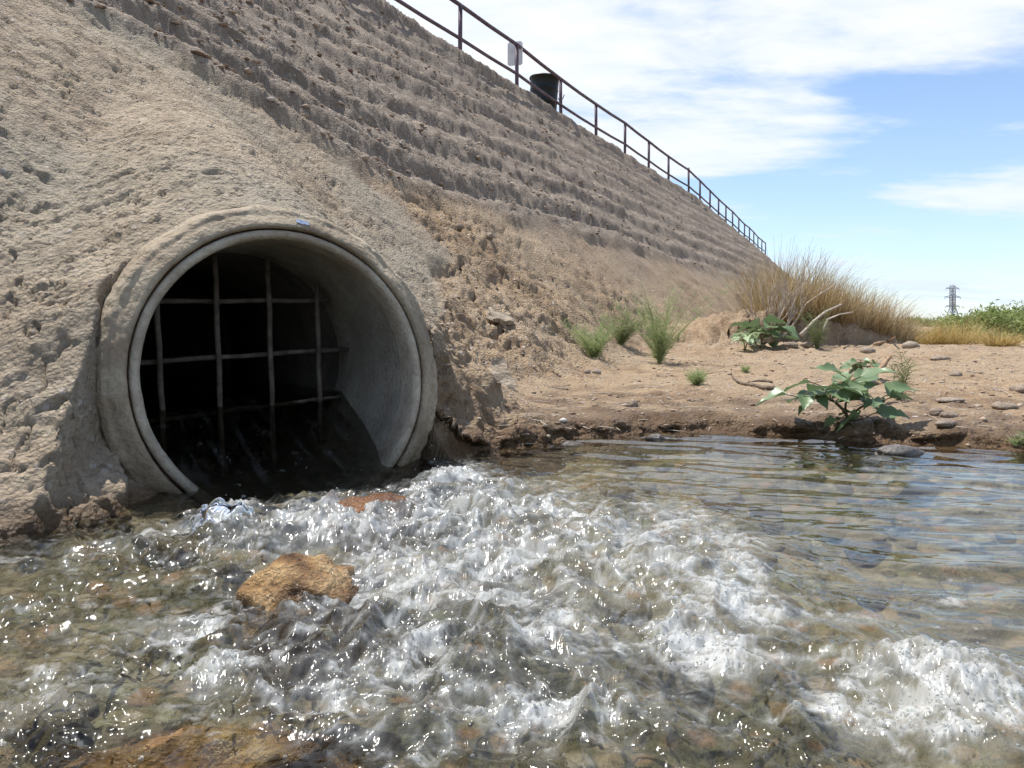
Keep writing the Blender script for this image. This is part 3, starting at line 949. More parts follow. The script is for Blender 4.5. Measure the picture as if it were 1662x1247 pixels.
def float_bubbles(name, n, sub, s0, s1, pw, prob, mat, label, cap):
    dv_, df_ = dome(sub)
    cy = 0.76 + 1.75 * rng.random(n) ** 1.5; cx = rng.uniform(-0.76, 0.76, n) * cy
    z_, f_, t_, c_ = water(cx, cy)
    a_, b_ = axis(cx, cy)
    k_ = (rng.random(n) < prob(f_, t_, c_)) & (a_ < 0.1)
    cx, cy, cz = cx[k_][:cap], cy[k_][:cap], z_[k_][:cap]
    sz = s0 + (s1 - s0) * rng.random(len(cx)) ** pw
    ang = rng.uniform(0, 6.28, len(cx)); ca, sa = np.cos(ang)[:, None], np.sin(ang)[:, None]
    dv3 = np.stack([dv_[None, :, 0] * ca - dv_[None, :, 1] * sa, dv_[None, :, 0] * sa + dv_[None, :, 1] * ca, np.repeat(dv_[None, :, 2], len(cx), 0)], 2)
    bv = dv3 * sz[:, None, None] * np.array([1, 1, .85], np.float32) + np.stack([cx, cy, cz + 0.0002], 1)[:, None, :]
    bf = df_[None] + (np.arange(len(cx)) * len(dv_))[:, None, None]
    return tag(mesh_np(name, bv.reshape(-1, 3), bf.reshape(-1, 3), mat), label, 'foam', None, 'stuff')


float_bubbles('froth_bubbles', 130000, 1, 0.0007, 0.0022, 2.4, lambda f_, t_, c_: np.clip(c_ - 0.18, 0, 1) * 0.7, M['froth'], 'fine white froth of tiny bubbles on the churning water', 26000)
float_bubbles('foam_bubbles', 60000, 2, 0.0025, 0.0068, 3.0, lambda f_, t_, c_: np.clip(f_ - 0.45, 0, 1) * 0.22 + 0.003 * t_ + 0.0008, M['bubble'], 'clear round bubbles floating on the stream', 3600)

# spray: droplets thrown up above the white water
bm = bmesh.new(); bmesh.ops.create_icosphere(bm, subdivisions=1, radius=1)
dv = np.array([v.co[:] for v in bm.verts], np.float32); df = np.array([[v.index for v in f.verts] for f in bm.faces], np.int32); bm.free()
cx = rng.uniform(-0.95, 0.9, 9000); cy = rng.uniform(1.0, 2.4, 9000)
z_, f_, t_, _ = water(cx, cy)
ok = rng.random(9000) < np.clip(f_ - .35, 0, 1) * 0.16
cx, cy, z_ = cx[ok], cy[ok], z_[ok]
hz_ = z_ + 0.004 + rng.exponential(0.016, len(cx))
sz = 0.0009 + 0.0022 * rng.random(len(cx)) ** 2
bv = dv[None] * sz[:, None, None] + np.stack([cx, cy, hz_], 1)[:, None, :]
bf = df[None] + (np.arange(len(cx)) * len(dv))[:, None, None]
tag(mesh_np('spray_droplets', bv.reshape(-1, 3), bf.reshape(-1, 3), M['froth']), 'fine droplets thrown up over the white water', 'spray', None, 'stuff')


# ------------------------------------------------------------------ pipe
LEAN = 0.2


def revolve(profile, n, seed, jitter, ja=1.0):
    """profile: list of (a, r) along the pipe axis; closed ring strips"""
    vs = []
    ang = np.linspace(0, 2 * np.pi, n, endpoint=False)
    for k, (a, r, j) in enumerate(profile):
        ca_, sa_ = np.cos(ang) * r * 14, np.sin(ang) * r * 14
        nz = (fbm3(ca_ * .6, sa_ * .6, a * 14 + 0 * ang, 4, seed) + 0.5 * fbm3(ca_ * 2.2, sa_ * 2.2, a * 30 + 0 * ang, 3, seed + 5)) * j
        na = (fbm3(ca_ * .5, sa_ * .5, a * 14 + 5 + 0 * ang, 4, seed + 9) - 0.6 * sst(0.15, 0.5, fbm3(ca_ * .8, sa_ * .8, a * 9 + 0 * ang, 3, seed + 12))) * j * ja
        rr_ = r + nz
        aa = a + na
        bb = rr_ * np.cos(ang); zz = CZ + rr_ * np.sin(ang)
        aa = aa + LEAN * rr_ * np.sin(ang) * max(0.0, min(1.0, (0.6 - a) / 0.5))     # end cut slightly leaning back
        vs.append(np.stack([CX + aa * AX + bb * BX, CY + aa * AY + bb * BY, zz], 1))
    m = len(profile)
    i = np.arange(m - 1)[:, None] * n; k = np.arange(n)[None, :]
    q = np.stack([i + k, i + (k + 1) % n, i + n + (k + 1) % n, i + n + k], 2).reshape(-1, 4)
    return np.concatenate(vs), q


pipe = empty('concrete_pipe', (0, 0, 0), 'large round concrete culvert pipe opening at the foot of the slope', 'pipe')
pr = [(0.9, 0.55, 0.0), (0.30, 0.56, 0.006), (0.15, 0.566, 0.008), (0.08, 0.566, 0.010), (0.03, 0.563, 0.011), (-0.005, 0.556, 0.011), (-0.02, 0.545, 0.010),
      (-0.025, 0.530, 0.009), (-0.038, 0.518, 0.007), (-0.047, 0.507, 0.006), (-0.053, 0.497, 0.004), (-0.055, 0.488, 0.003), (-0.045, 0.481, 0.002), (0.02, 0.480, 0.0)]
pr = [(a_, r_, j_ * 0.85) for a_, r_, j_ in pr]
pr2 = [pr[0]]
for A_, B_ in zip(pr[:-1], pr[1:]):
    n_ = 1 if A_[0] > .2 else 3
    pr2 += [tuple(A_[i] + (B_[i] - A_[i]) * (k + 1) / n_ for i in range(3)) for k in range(n_)]
v_, q_ = revolve(pr2, 420, 301, 1)
collar = mesh_np('collar', v_, q_, M['collar'], pipe)
v_, q_ = revolve([(0.02, 0.482, 0), (-0.020, 0.482, 0.001), (-0.020, 0.472, 0.001), (0.02, 0.472, 0)], 200, 311, 1)
mesh_np('joint_seam', v_, q_, M['seam'], pipe)
pr = [(0.02, 0.474, 0), (-0.040, 0.474, 0.0012), (-0.048, 0.469, 0.002), (-0.050, 0.460, 0.002), (-0.046, 0.450, 0.002), (-0.03, 0.444, 0.002), (0.0, 0.443, 0.002), (0.06, 0.446, 0.001)]
v_, q_ = revolve(pr, 220, 321, 1)
mesh_np('inner_ring', v_, q_, M['ring'], pipe)
v_, q_ = revolve([(0.03, 0.4475, 0.001), (0.1, 0.448, 0.001), (0.3, 0.448, 0.001), (0.70, 0.448, 0.001)], 220, 325, 1)
mesh_np('inner_wall', v_, q_, M['wall'], pipe)
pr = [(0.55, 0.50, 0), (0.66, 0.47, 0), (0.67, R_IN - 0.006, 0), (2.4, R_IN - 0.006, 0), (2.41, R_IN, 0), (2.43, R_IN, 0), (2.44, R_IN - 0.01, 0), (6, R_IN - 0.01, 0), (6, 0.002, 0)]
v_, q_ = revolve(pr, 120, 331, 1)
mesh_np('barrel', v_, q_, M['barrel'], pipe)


def pp(a, b, z):
    return (CX + a * AX + b * BX, CY + a * AY + b * BY, z)


# blue paint mark on top of the collar
m = NT('faded_blue_paint')
nz = m.noise(60, 4, 0.6)
mp_ = m.principled(m.ramp(nz, [(0.35, (0.10, 0.18, 0.36)), (0.62, (0.32, 0.35, 0.40))]), 0.8)
M['bluepaint'] = m.done(mp_)
vs = []; qs = []
for k in range(7):
    an = math.radians(82 + (k - 3) * 0.85)
    w_ = 0.017 * math.sqrt(max(0.02, 1 - ((k - 3) / 3.3) ** 2)) * (1 + 0.3 * math.sin(k * 2.3))
    for r_ in (R_OUT - 0.020 - w_ * .3, R_OUT - 0.012 + w_ * 0.2):
        vs.append(pp(-0.052 + LEAN * r_ * math.sin(an) + (0.012 if r_ > R_OUT - 0.015 else 0), r_ * math.cos(an), CZ + r_ * math.sin(an)))
    if k:
        qs.append((2 * k - 2, 2 * k, 2 * k + 1, 2 * k - 1))
mesh_np('paint_mark', np.array(vs), np.array(qs), M['bluepaint'], collar)

# grating inside the pipe
rack = empty('bar_grating', pp(0.55, 0, CZ), 'rusty steel bar grating set across the inside of the pipe', 'grating')
inv = Matrix.Translation(-rack.location)


def rel(p):
    return tuple(Vector(p) - rack.location)


ga = 0.53
for b_, t_ in ((-0.30, .03), (-0.095, .02), (0.102, .015), (0.298, .01)):
    hh = math.sqrt(0.437 ** 2 - b_ ** 2)
    mb = MB()
    n_ = 9
    pts = []
    for k in range(n_):
        zz = -hh + 2 * hh * k / (n_ - 1)
        pts.append(rel(pp(ga - 0.10 * (-zz) * 0.4 - 0.02, b_ - t_ * zz * 1.3 + 0.002 * math.sin(k * 2.2 + b_ * 9), CZ + zz)))
    mb.tube(pts, [0.0108 + 0.0015 * math.sin(k * 3.1 + b_ * 31) for k in range(n_)], 8)
    mb.build('upright_bar', M['bars'], rack)
for z_b, sl_ in ((0.600, .012), (0.385, .02), (0.175, .03)):
    ww = math.sqrt(0.437 ** 2 - (z_b - CZ) ** 2)
    mb = MB()
    pts = [rel(pp(ga + 0.012 - 0.10 * (CZ - z_b) * 0.4, -ww + 2 * ww * k / 8, z_b + sl_ * (-1 + 2 * k / 8) * ww / .445 + 0.002 * math.sin(k * 1.9 + z_b * 40))) for k in range(9)]
    mb.tube(pts, [0.0098 + 0.001 * math.sin(k * 2.7 + z_b * 51) for k in range(9)], 8)
    mb.build('cross_bar', M['bars'], rack)

# ------------------------------------------------------------------ railing on the crest
UDIR = Vector((0.4695, 0.883, 0))
UDIR2 = Vector((math.sin(R(24.7)), math.cos(R(24.7)), 0))
p0 = Vector((-1.06, 15.0, 0))
posts = []
for k in range(-4, 7):
    posts.append(p0 + UDIR * 2.5 * k)
corner = p0 + UDIR * 18.0
posts.append(corner)
for k in range(1, 13):
    posts.append(corner + UDIR2 * 2.5 * k)
posts = [p for p in posts if p.y > 0]
railing = empty('guard_railing', (0, 0, 0), 'weathered purple brown pipe guard railing along the top of the embankment', 'railing')
ZB, ZT, ZM = 5.60, 7.02, 6.34
dz = [0.03 * math.sin(i * 1.7) + 0.015 * math.sin(i * 4.1) for i in range(len(posts))]
for i, p in enumerate(posts):
    mb = MB()
    top = ZT + dz[i] + (0.10 if (p - corner).length < 0.01 else 0.0)
    mb.tube([(p.x, p.y, ZB), (p.x + 0.01 * math.sin(i * 5), p.y, 6.4), (p.x + 0.014 * math.sin(i * 5), p.y, top)], 0.044, 8)
    mb.build('post', M['rail'], railing)
for nm, zr, r_ in (('top_rail', ZT, 0.042), ('middle_rail', ZM, 0.036)):
    mb = MB()
    pts = []
    for i, p in enumerate(posts):
        pts.append((p.x, p.y, zr + dz[i]))
        if i + 1 < len(posts):
            q = posts[i + 1]; mpt = (p + q) / 2
            pts.append((mpt.x, mpt.y, zr + (dz[i] + dz[i + 1]) / 2 - 0.012))
    mb.tube(pts, r_, 8)
    mb.build(nm, M['rail'], railing)

# sign fixed on the far side of the second post in view
c = unproj(836, 86, 17.35)
sg = empty('sign_panel', (c.x, c.y, c.z), 'small pale blank sign panel fixed behind a railing post', 'sign', rz=0)
mb = MB()
bm = bmesh.new()
bmesh.ops.create_cube(bm, size=1)
bmesh.ops.scale(bm, vec=(0.36, 0.012, 0.56), verts=bm.verts)
bmesh.ops.bevel(bm, geom=[e for e in bm.edges if abs((e.verts[0].co - e.verts[1].co).y) > 0.005], offset=0.03, segments=3, affect='EDGES')
bmesh.ops.rotate(bm, matrix=Matrix.Rotation(R(-14), 3, 'Z'), verts=bm.verts)
me = bpy.data.meshes.new('panel'); bm.to_mesh(me); bm.free(); me.materials.append(M['sign'])
o = bpy.data.objects.new('panel', me); col.objects.link(o); o.parent = sg; o.location = (0.0, 0.05, 0)
for s in (-1, 1):
    mb = MB(); mb.tube([(0.0, -0.02, s * 0.17), (0.0, 0.04, s * 0.17)], 0.014, 6)
    mb.build('bolt', M['rail'], sg)

# barrel-shaped litter bin
c = unproj(881, 150, 20.0)
can = empty('litter_barrel', (c.x, c.y, 6.2), 'near black green steel litter barrel standing behind the railing', 'barrel')
can.rotation_euler = (0, R(3), 0)
can.scale = (1.08, 1.08, 1.04)
prof = [(0.335, 0), (0.34, 0.02), (0.34, 0.3), (0.352, 0.315), (0.352, 0.335), (0.342, 0.35), (0.347, 0.62), (0.358, 0.635), (0.358, 0.655), (0.35, 0.67), (0.355, 0.93), (0.37, 0.935), (0.375, 0.955), (0.368, 0.975), (0.352, 0.972), (0.345, 0.94), (0.30, 0.3), (0.28, 0.04), (0.001, 0.04)]


def lathe(prof, n=32):
    vs = [(r_ * math.cos(2 * math.pi * k / n), r_ * math.sin(2 * math.pi * k / n), z_) for r_, z_ in prof for k in range(n)]
    q = [(i * n + k, i * n + (k + 1) % n, (i + 1) * n + (k + 1) % n, (i + 1) * n + k) for i in range(len(prof) - 1) for k in range(n)]
    return np.array(vs), np.array(q)


v_, q_ = lathe(prof)
mesh_np('drum', v_, q_, M['can'], can)
v_, q_ = lathe([(0.372, 0.93), (0.386, 0.935), (0.388, 0.96), (0.376, 0.982), (0.362, 0.98), (0.36, 0.95)])
mesh_np('rim', v_, q_, M['can'], can)
mb = MB()
mb.tube([(0.36, -0.05, 0.45), (0.42, -0.10, 0.36), (0.47, -0.16, 0.42), (0.50, -0.18, 0.52)], 0.012, 6)
mb.build('chain', M['rail'], can)


# ------------------------------------------------------------------ stones
def rock_mesh(name, seed, sx, sy, sz, sub=3, rough=0.22, cut=0.0):
    bm = bmesh.new()
    bmesh.ops.create_icosphere(bm, subdivisions=sub, radius=1)
    co = np.array([v.co[:] for v in bm.verts], np.float32)
    d = 1 + rough * (fbm3(co[:, 0] * 1.2 + seed * 3.1, co[:, 1] * 1.2, co[:, 2] * 1.2, 5, seed % 50, 0.55) + 0.2 * fbm(co[:, 2] * 3 + seed, co[:, 0] * 3 - co[:, 1] * 2, 3, seed % 37))
    # planed faces
    r_ = np.random.default_rng(seed)
    for _ in range(6):
        nrm = r_.normal(size=3); nrm /= np.linalg.norm(nrm)
        h = r_.uniform(0.62, 0.9) if cut else r_.uniform(0.8, 1.0)
        dd = (co * d[:, None]) @ nrm
        over = dd > h
        d = np.where(over, d * (h + (dd - h) * 0.25) / np.maximum(dd, 1e-4), d)
    co = co * d[:, None] * np.array([sx, sy, sz])
    for v, c_ in zip(bm.verts, co):
        v.co = c_
    for f_ in bm.faces:
        f_.smooth = True
    me = bpy.data.meshes.new(name); bm.to_mesh(me); bm.free()
    return me


def rock(name, loc, seed, size, mat, label, rz=0.0, sub=4, rough=0.25, cut=1):
    me = rock_mesh(name, seed, *size, sub, rough, cut); me.materials.append(mat)
    o = bpy.data.objects.new(name, me); col.objects.link(o)
    o.location = loc; o.rotation_euler = (0, 0, rz)
    return tag(o, label, 'rock')


p = on_z(478, 985)
rock('boulder', (p.x + .01, p.y + 0.03, -0.045), 24, (0.125, 0.10, 0.12), M['rock_orange'], 'orange tan wet rock breaking the white water below the pipe', 0.5, 5, 0.27, 0)
p = on_z(420, 1010)
p = on_z(610, 858)
rock('boulder', (p.x, p.y + .03, 0.004), 12, (0.13, 0.10, 0.065), M['rock_brown'], 'red brown wet rock just outside the pipe mouth', 0.1, 5, 0.3, 0)
p = on_z(1462, 735)
rock('boulder', (p.x, p.y, 0.0), 13, (0.10, 0.06, 0.038), M['rock_dark'], 'dark wet stone poking out of the water near the leafy plant', 0.2)
p = on_z(930, 722)
rock('stone', (p.x, p.y, 0.0), 14, (0.045, 0.04, 0.016), M['rock_dark'], 'low dark wet stone in the shallows below the bank', 0.7)
p = on_z(1062, 714)
rock('stone', (p.x, p.y, 0.005), 16, (0.055, 0.04, 0.02), M['rock_dark'], 'black glistening stone at the water edge under the bank lip', 0.4)
p = on_z(322, 1215)
rock('boulder', (p.x, p.y + .02, -0.068), 15, (0.17, 0.10, 0.07), M['rock_orange'], 'orange rock under water in the left foreground', 0.3, 5, 0.3, 0)


STN = [(968, 607, 5, (0.035, 0.03, 0.026), 'rounded pale stone on the dirt left of the feathery weeds'),
       (953, 606, 5, (0.028, 0.025, 0.02), 'small brown stone touching the rounded pale stone'),
       (1028, 660, 4, (0.028, 0.024, 0.028), 'small upright tan stone on the dirt above the bank edge'),
       (1521, 675, 4, (0.033, 0.028, 0.028), 'grey round pebble beside a paler one near the bank edge'),
       (1541, 678, 4, (0.04, 0.03, 0.024), 'cream oval pebble beside a grey one near the bank edge'),
       (1542, 651, 4, (0.085, 0.05, 0.014), 'flat pale stone lying in the dirt behind the two pebbles'),
       (1200, 482, 8, (0.15, 0.11, 0.07), 'big smooth tan stone on the slope beside the dry grass'),
       (1479, 565, 7, (0.09, 0.07, 0.05), 'grey brown stone at the right foot of the grass mound'),
       (1408, 574, 7, (0.07, 0.06, 0.045), 'blue grey stone on flat ground below the grass mound'),
       (1284, 563, 7, (0.075, 0.06, 0.035), 'tan stone on flat ground left of the green weeds'),
       (1526, 584, 6, (0.10, 0.07, 0.025), 'low dark stone on the flat ground at right'),
       (1551, 611, 5, (0.045, 0.04, 0.025), 'small pale grey stone alone on the flat ground at right'),
       (1658, 635, 4, (0.06, 0.05, 0.025), 'brown stone cut by the right edge of the picture'),
       (1630, 663, 4, (0.055, 0.05, 0.022), 'reddish flat stone at the far right of the bank'),
       (1535, 690, 3.4, (0.05, 0.035, 0.02), 'dull tan stone half buried in the crumbling bank edge'),
       (452 * 0 + 745, 372, 6, (0.05, 0.04, 0.035), 'pale stone lodged in the dirt above the eroded hollow'),
       (795, 386, 6, (0.06, 0.03, 0.03), 'cream stone lodged in the dirt below the lowest layer'),
       (1310, 462 + 100, 7, (0.06, 0.05, 0.03), 'rust brown stone on flat ground below the grass mound')]
for i, (x, y, d0, sz_, lb) in enumerate(STN):
    h_ = hit(x, y)
    rock('stone', (h_.x, h_.y, h_.z + sz_[2] * 0.35), 40 + i, sz_, M['stone'], lb, i * 0.7, 3, 0.12, 0)

# stones on the streambed: pieces of the setting
rmeshes = []
for k in range(6):
    me = rock_mesh('stone', 90 + k, 1, 0.8, 0.5, 3, 0.2, 1); me.materials.append(M['bedrock']); rmeshes.append(me)
for k in range(150):
    x_ = rng.uniform(-1.0, 1.9); y_ = rng.uniform(0.85, 3.4)
    if abs(x_ / y_) > 0.74: continue
    X_, Y_, Z_, A_ = terrain(np.array([x_]), np.array([y_]))
    if A_['L'][0] > -0.08 or Z_[0] > -0.05: continue
    a_, b_ = axis(x_, y_)
    if a_ > -0.2 and abs(b_) < .6: continue
    o = bpy.data.objects.new('stone', rmeshes[k % 6]); col.objects.link(o); o.parent = bed
    s = 0.03 + 0.075 * rng.random() ** 2
    o.scale = (s, s, s * rng.uniform(.7, 1.1)); o.location = (x_, y_, float(Z_[0]) + s * .1); o.rotation_euler = (rng.uniform(-.3, .3), rng.uniform(-.3, .3), rng.uniform(0, 6.28))


# gravel scatter (uncountable)
def gravel(name, n, sampler, smin, smax, label, power=3.0):
    bm = bmesh.new(); bmesh.ops.create_icosphere(bm, subdivisions=1, radius=1)
    gv = np.array([v.co[:] for v in bm.verts], np.float32); gf = np.array([[v.index for v in f.verts] for f in bm.faces], np.int32); bm.free()
    X_, Y_, Z_ = sampler(n)
    n = len(X_)
    s = smin + (smax - smin) * rng.random(n) ** power
    sc3 = np.stack([s * rng.uniform(.8, 1.5, n), s * rng.uniform(.7, 1.1, n), s * rng.uniform(.3, .65, n)], 1)
    jit = 1 + rng.uniform(-.22, .22, (n, len(gv), 1))
    an = rng.uniform(0, 6.28, n); ca, sa = np.cos(an)[:, None], np.sin(an)[:, None]
    L_ = gv[None] * jit * sc3[:, None, :]
    L_ = np.stack([L_[..., 0] * ca - L_[..., 1] * sa, L_[..., 0] * sa + L_[..., 1] * ca, L_[..., 2]], 2)
    V_ = L_ + np.stack([X_, Y_, Z_ + s * .15], 1)[:, None, :]
    F_ = gf[None] + (np.arange(n) * len(gv))[:, None, None]
    m_ = M['gravel']
    return tag(mesh_np(name, V_.reshape(-1, 3), F_.reshape(-1, 3), m_), label, 'gravel', None, 'stuff')


m = NT('mixed_gravel')
isl = m.n('ShaderNodeNewGeometry').outputs['Random Per Island']
c_ = m.ramp(isl, [(0.0, (0.16, 0.10, 0.07)), (0.35, (0.27, 0.195, 0.14)), (0.75, (0.36, 0.28, 0.21)), (0.95, (0.44, 0.37, 0.30)), (1.0, (0.58, 0.54, 0.5))])
M['gravel'] = m.done(m.principled(c_, 0.85, m.bump(m.noise(90, 3), 0.4, 0.004)))


fcen = verts[faces].mean(1)
fdist = np.linalg.norm(fcen, axis=1)


def samp(mask, n, power):
    idx = np.nonzero(mask & ~inside)[0]
    p_ = fdist[idx] ** power                  # the grid is finer close by; even the spread out
    k_ = rng.choice(idx, n, p=p_ / p_.sum())
    c_ = fcen[k_]
    return c_[:, 0], c_[:, 1], c_[:, 2]


inview = np.abs(fcen[:, 0] / np.maximum(fcen[:, 1], .1)) < 0.78
samp_slope = lambda n: samp(inview & (flay > .5) & (fdist < 26) & (fcen[:, 1] > 1), n, 1.0)
samp_bank = lambda n: samp(inview & (fL > .05) & (flay < .3) & (fm < .3) & (fdist < 10) & (fcen[:, 1] > 1), n, 0.6)
gravel('slope_gravel', 6500, samp_slope, 0.006, 0.045, 'loose pebbles studding the stepped slope', 3.5)
gravel('bank_gravel', 3000, samp_bank, 0.003, 0.018, 'scattered pebbles and grit on the flat bank', 5.0)


# dry straw and twig litter lying on the bank
X_, Y_, Z_ = samp_bank(520)
mb = MB()
for k in range(len(X_)):
    an = rng.uniform(0, 6.28); l_ = rng.uniform(.012, .07); c0 = Vector((X_[k], Y_[k], Z_[k] + .004))
    dv0 = Vector((math.cos(an), math.sin(an), rng.uniform(-.05, .15))) * l_
    md = Vector((rng.uniform(-1, 1), rng.uniform(-1, 1), rng.uniform(0, .6))) * l_ * .15
    mb.tube([c0 - dv0, c0 + md, c0 + dv0], [.0016, .002, .0012], 4, False)
tag(mb.build('bank_litter', M['twig']), 'bits of dry straw and twig strewn over the bank', 'litter', None, 'stuff')


# broken mortar slabs on the eroded dirt right of the pipe
def slab(x, y, seed, size, rot, label):
    h_ = hit(x, y)
    bm = bmesh.new()
    r_ = random.Random(seed)
    n_ = 9
    top = []
    for k in range(n_):
        a_ = 2 * math.pi * k / n_
        q = 1 + r_.uniform(-.25, .2)
        top.append(bm.verts.new((size[0] * q * math.cos(a_), size[1] * q * math.sin(a_), 0)))
    f_ = bm.faces.new(top)
    ex = bmesh.ops.extrude_face_region(bm, geom=[f_])
    bmesh.ops.translate(bm, vec=(0, 0, size[2]), verts=[g for g in ex['geom'] if isinstance(g, bmesh.types.BMVert)])
    bmesh.ops.subdivide_edges(bm, edges=bm.edges[:], cuts=3, use_grid_fill=True)
    bmesh.ops.triangulate(bm, faces=bm.faces[:])
    bmesh.ops.subdivide_edges(bm, edges=bm.edges[:], cuts=1)
    bmesh.ops.recalc_face_normals(bm, faces=bm.faces[:])
    co = np.array([v.co[:] for v in bm.verts])
    dx_ = 0.018 * fbm(co[:, 0] * 13 + seed, co[:, 1] * 13 + co[:, 2] * 20, 3, seed)
    dz_ = 0.016 * fbm(co[:, 0] * 9 - seed, co[:, 1] * 9, 3, seed + 3)
    for v, a_, b_ in zip(bm.verts, dx_, dz_):
        v.co.x += a_; v.co.y += a_ * .7; v.co.z += b_
    me = bpy.data.meshes.new('mortar_slab'); bm.to_mesh(me); bm.free(); me.materials.append(M['slab'])
    o = bpy.data.objects.new('mortar_slab', me); col.objects.link(o)
    o.location = h_; o.rotation_euler = rot
    return tag(o, label, 'slab')


slab(812, 618, 5, (0.06, 0.13, 0.04), (R(48), R(8), R(28)), 'pale slab of broken mortar leaning on the dirt right of the pipe')
slab(806, 518, 8, (0.12, 0.07, 0.04), (R(35), R(14), R(35)), 'grey broken mortar chunk sticking out of the eroded dirt')


# ------------------------------------------------------------------ vegetation
def blade_set(n, rad, h0, h1, lean, width, seed, droop=0.35, base=(0, 0, 0), seg=4, outward=1.0):
    """curved tapering blades; returns verts, quads"""
    r_ = np.random.default_rng(seed)
    an = r_.uniform(0, 2 * np.pi, n); rb = rad * np.sqrt(r_.random(n))
    bx_ = base[0] + rb * np.cos(an); by_ = base[1] + rb * np.sin(an)
    H = r_.uniform(h0, h1, n)
    la = an + r_.normal(0, 0.7, n)
    le = np.abs(r_.normal(0, lean, n)) * (0.4 + 0.6 * rb / max(rad, 1e-5)) + lean * .3
    pa = r_.uniform(0, 2 * np.pi, n)
    V = []
    for k in range(seg + 1):
        t = k / seg
        out = H * le * (t + droop * t * t * 1.6) * outward
        up = H * (t - droop * 0.35 * t * t * le * 1.5)
        wob = 0.02 * H * np.sin(t * 5 + pa)
        cx_ = bx_ + out * np.cos(la) + wob; cy_ = by_ + out * np.sin(la) + wob; cz_ = base[2] + up
        w_ = width * (1 - t * 0.9) / 2
        for s in (-1, 1):
            V.append(np.stack([cx_ + s * w_ * np.cos(pa), cy_ + s * w_ * np.sin(pa), cz_], 1))
    V = np.stack(V, 1)
    m_ = 2 * (seg + 1)
    q = []
    for k in range(seg):
        q.append(np.array([2 * k, 2 * k + 1, 2 * k + 3, 2 * k + 2]))
    q = np.stack(q)[None] + (np.arange(n) * m_)[:, None, None]
    return V.reshape(-1, 3), q.reshape(-1, 4)


def grass_clump(name, loc, n, rad, h0, h1, lean, width, seed, mat, label, group=None, dead=None):
    root = empty(name, loc, label, 'grass', group)
    v_, q_ = blade_set(n, rad, h0, h1, lean, width, seed)
    o = mesh_np('blades', v_, q_, mat, root, False); o['kind'] = 'stuff'
    # seed stalks
    mb = MB()
    r_ = random.Random(seed)
    for k in range(max(4, n // 40)):
        a_ = r_.uniform(0, 6.28); l_ = r_.uniform(.2, .6) * lean * 1.6
        h_ = h1 * r_.uniform(.85, 1.08)
        p_ = [(rad * .5 * math.cos(a_) + math.cos(a_) * l_ * h_ * t * t, rad * .5 * math.sin(a_) + math.sin(a_) * l_ * h_ * t * t, h_ * t) for t in (0, .35, .7, 1)]
        mb.tube(p_, [width * .35, width * .3, width * .25, width * .12], 3, False)
    o = mb.build('seed_stalks', mat, root); o['kind'] = 'stuff'
    return root


GR = 'dry bunchgrass clumps crowded on the mound'
k = 0
for (x, d, s, lf) in ((1246, 8.2, 1.12, 0), (1262, 8.8, 1.3, 0), (1290, 8.3, 1.2, 0), (1300, 9.0, 1.25, 0), (1322, 8.4, .95, 0), (1338, 8.9, 1.0, 0), (1352, 8.2, .85, 0),
                      (1368, 8.7, .95, 0), (1385, 8.25, .75, 0), (1400, 8.6, .85, 0), (1415, 8.3, .75, 0), (1432, 8.6, .8, 0), (1448, 8.35, .65, 0), (1275, 8.0, .7, 0), (1330, 8.05, .7, 0), (1460, 8.5, .55, 0)):
    X = (x - 831) / 1200 * d
    grass_clump('dry_grass_clump', (X, d, ground_at(X, d) - 0.02), 560, 0.17 * s + .05, 0.18 * s, 0.68 * s, 0.38, 0.0070, 500 + k, M['drygrass'] if k % 4 else M['palegrass'],
                'tawny dry bunchgrass clump in the mass growing on the mound', GR)
    k += 1
for (x, y, s, lb) in ((1508, 556, .75, 'golden dry grass tuft just right of the mound'), (1555, 562, 1.0, 'bigger golden dry grass tuft in front of the green bushes'),
                      (1625, 585, .55, 'low yellow green grass tuft at the right edge of the flat ground')):
    d = 8.8 if x < 1600 else 7.6
    X = (x - 831) / 1200 * d
    grass_clump('golden_grass_tuft', (X, d, ground_at(X, d) - 0.02), 700, 0.22 * s, 0.16 * s, 0.40 * s, 0.6, 0.007, 600 + x, M['gold'], lb)
grass_clump('green_grass_tuft', (1310 / 1200 * 0 + (1318 - 831) / 1200 * 8.9, 8.9, ground_at((1318 - 831) / 1200 * 8.9, 8.9)), 130, 0.06, 0.4, 0.72, 0.12, 0.008, 77, M['feather'], 'fresh green blades rising among the dry mound grass')


# dead twiggy shrub on the left end of the mound
def branchy(mb, p, d, length, rad_, depth, r_, spread=0.55, up=0.1, taper=0.6):
    n_ = 4
    pts = [p.copy()]
    for k in range(n_):
        d = (d + Vector((r_.uniform(-1, 1), r_.uniform(-1, 1), r_.uniform(-.6, 1) + up)) * 0.18).normalized()
        p = p + d * length / n_
        pts.append(p.copy())
    mb.tube(pts, [rad_ * (1 - (1 - taper) * k / n_) for k in range(n_ + 1)], 5 if rad_ > .006 else 4, False)
    if depth > 0:
        for k in range(r_.choice((2, 3))):
            q = pts[r_.choice((2, 3, 4))]
            d2 = (d + Vector((r_.uniform(-1, 1), r_.uniform(-1, 1), r_.uniform(-.4, .9))) * spread).normalized()
            branchy(mb, q, d2, length * r_.uniform(.55, .8), rad_ * taper, depth - 1, r_, spread, up, taper)


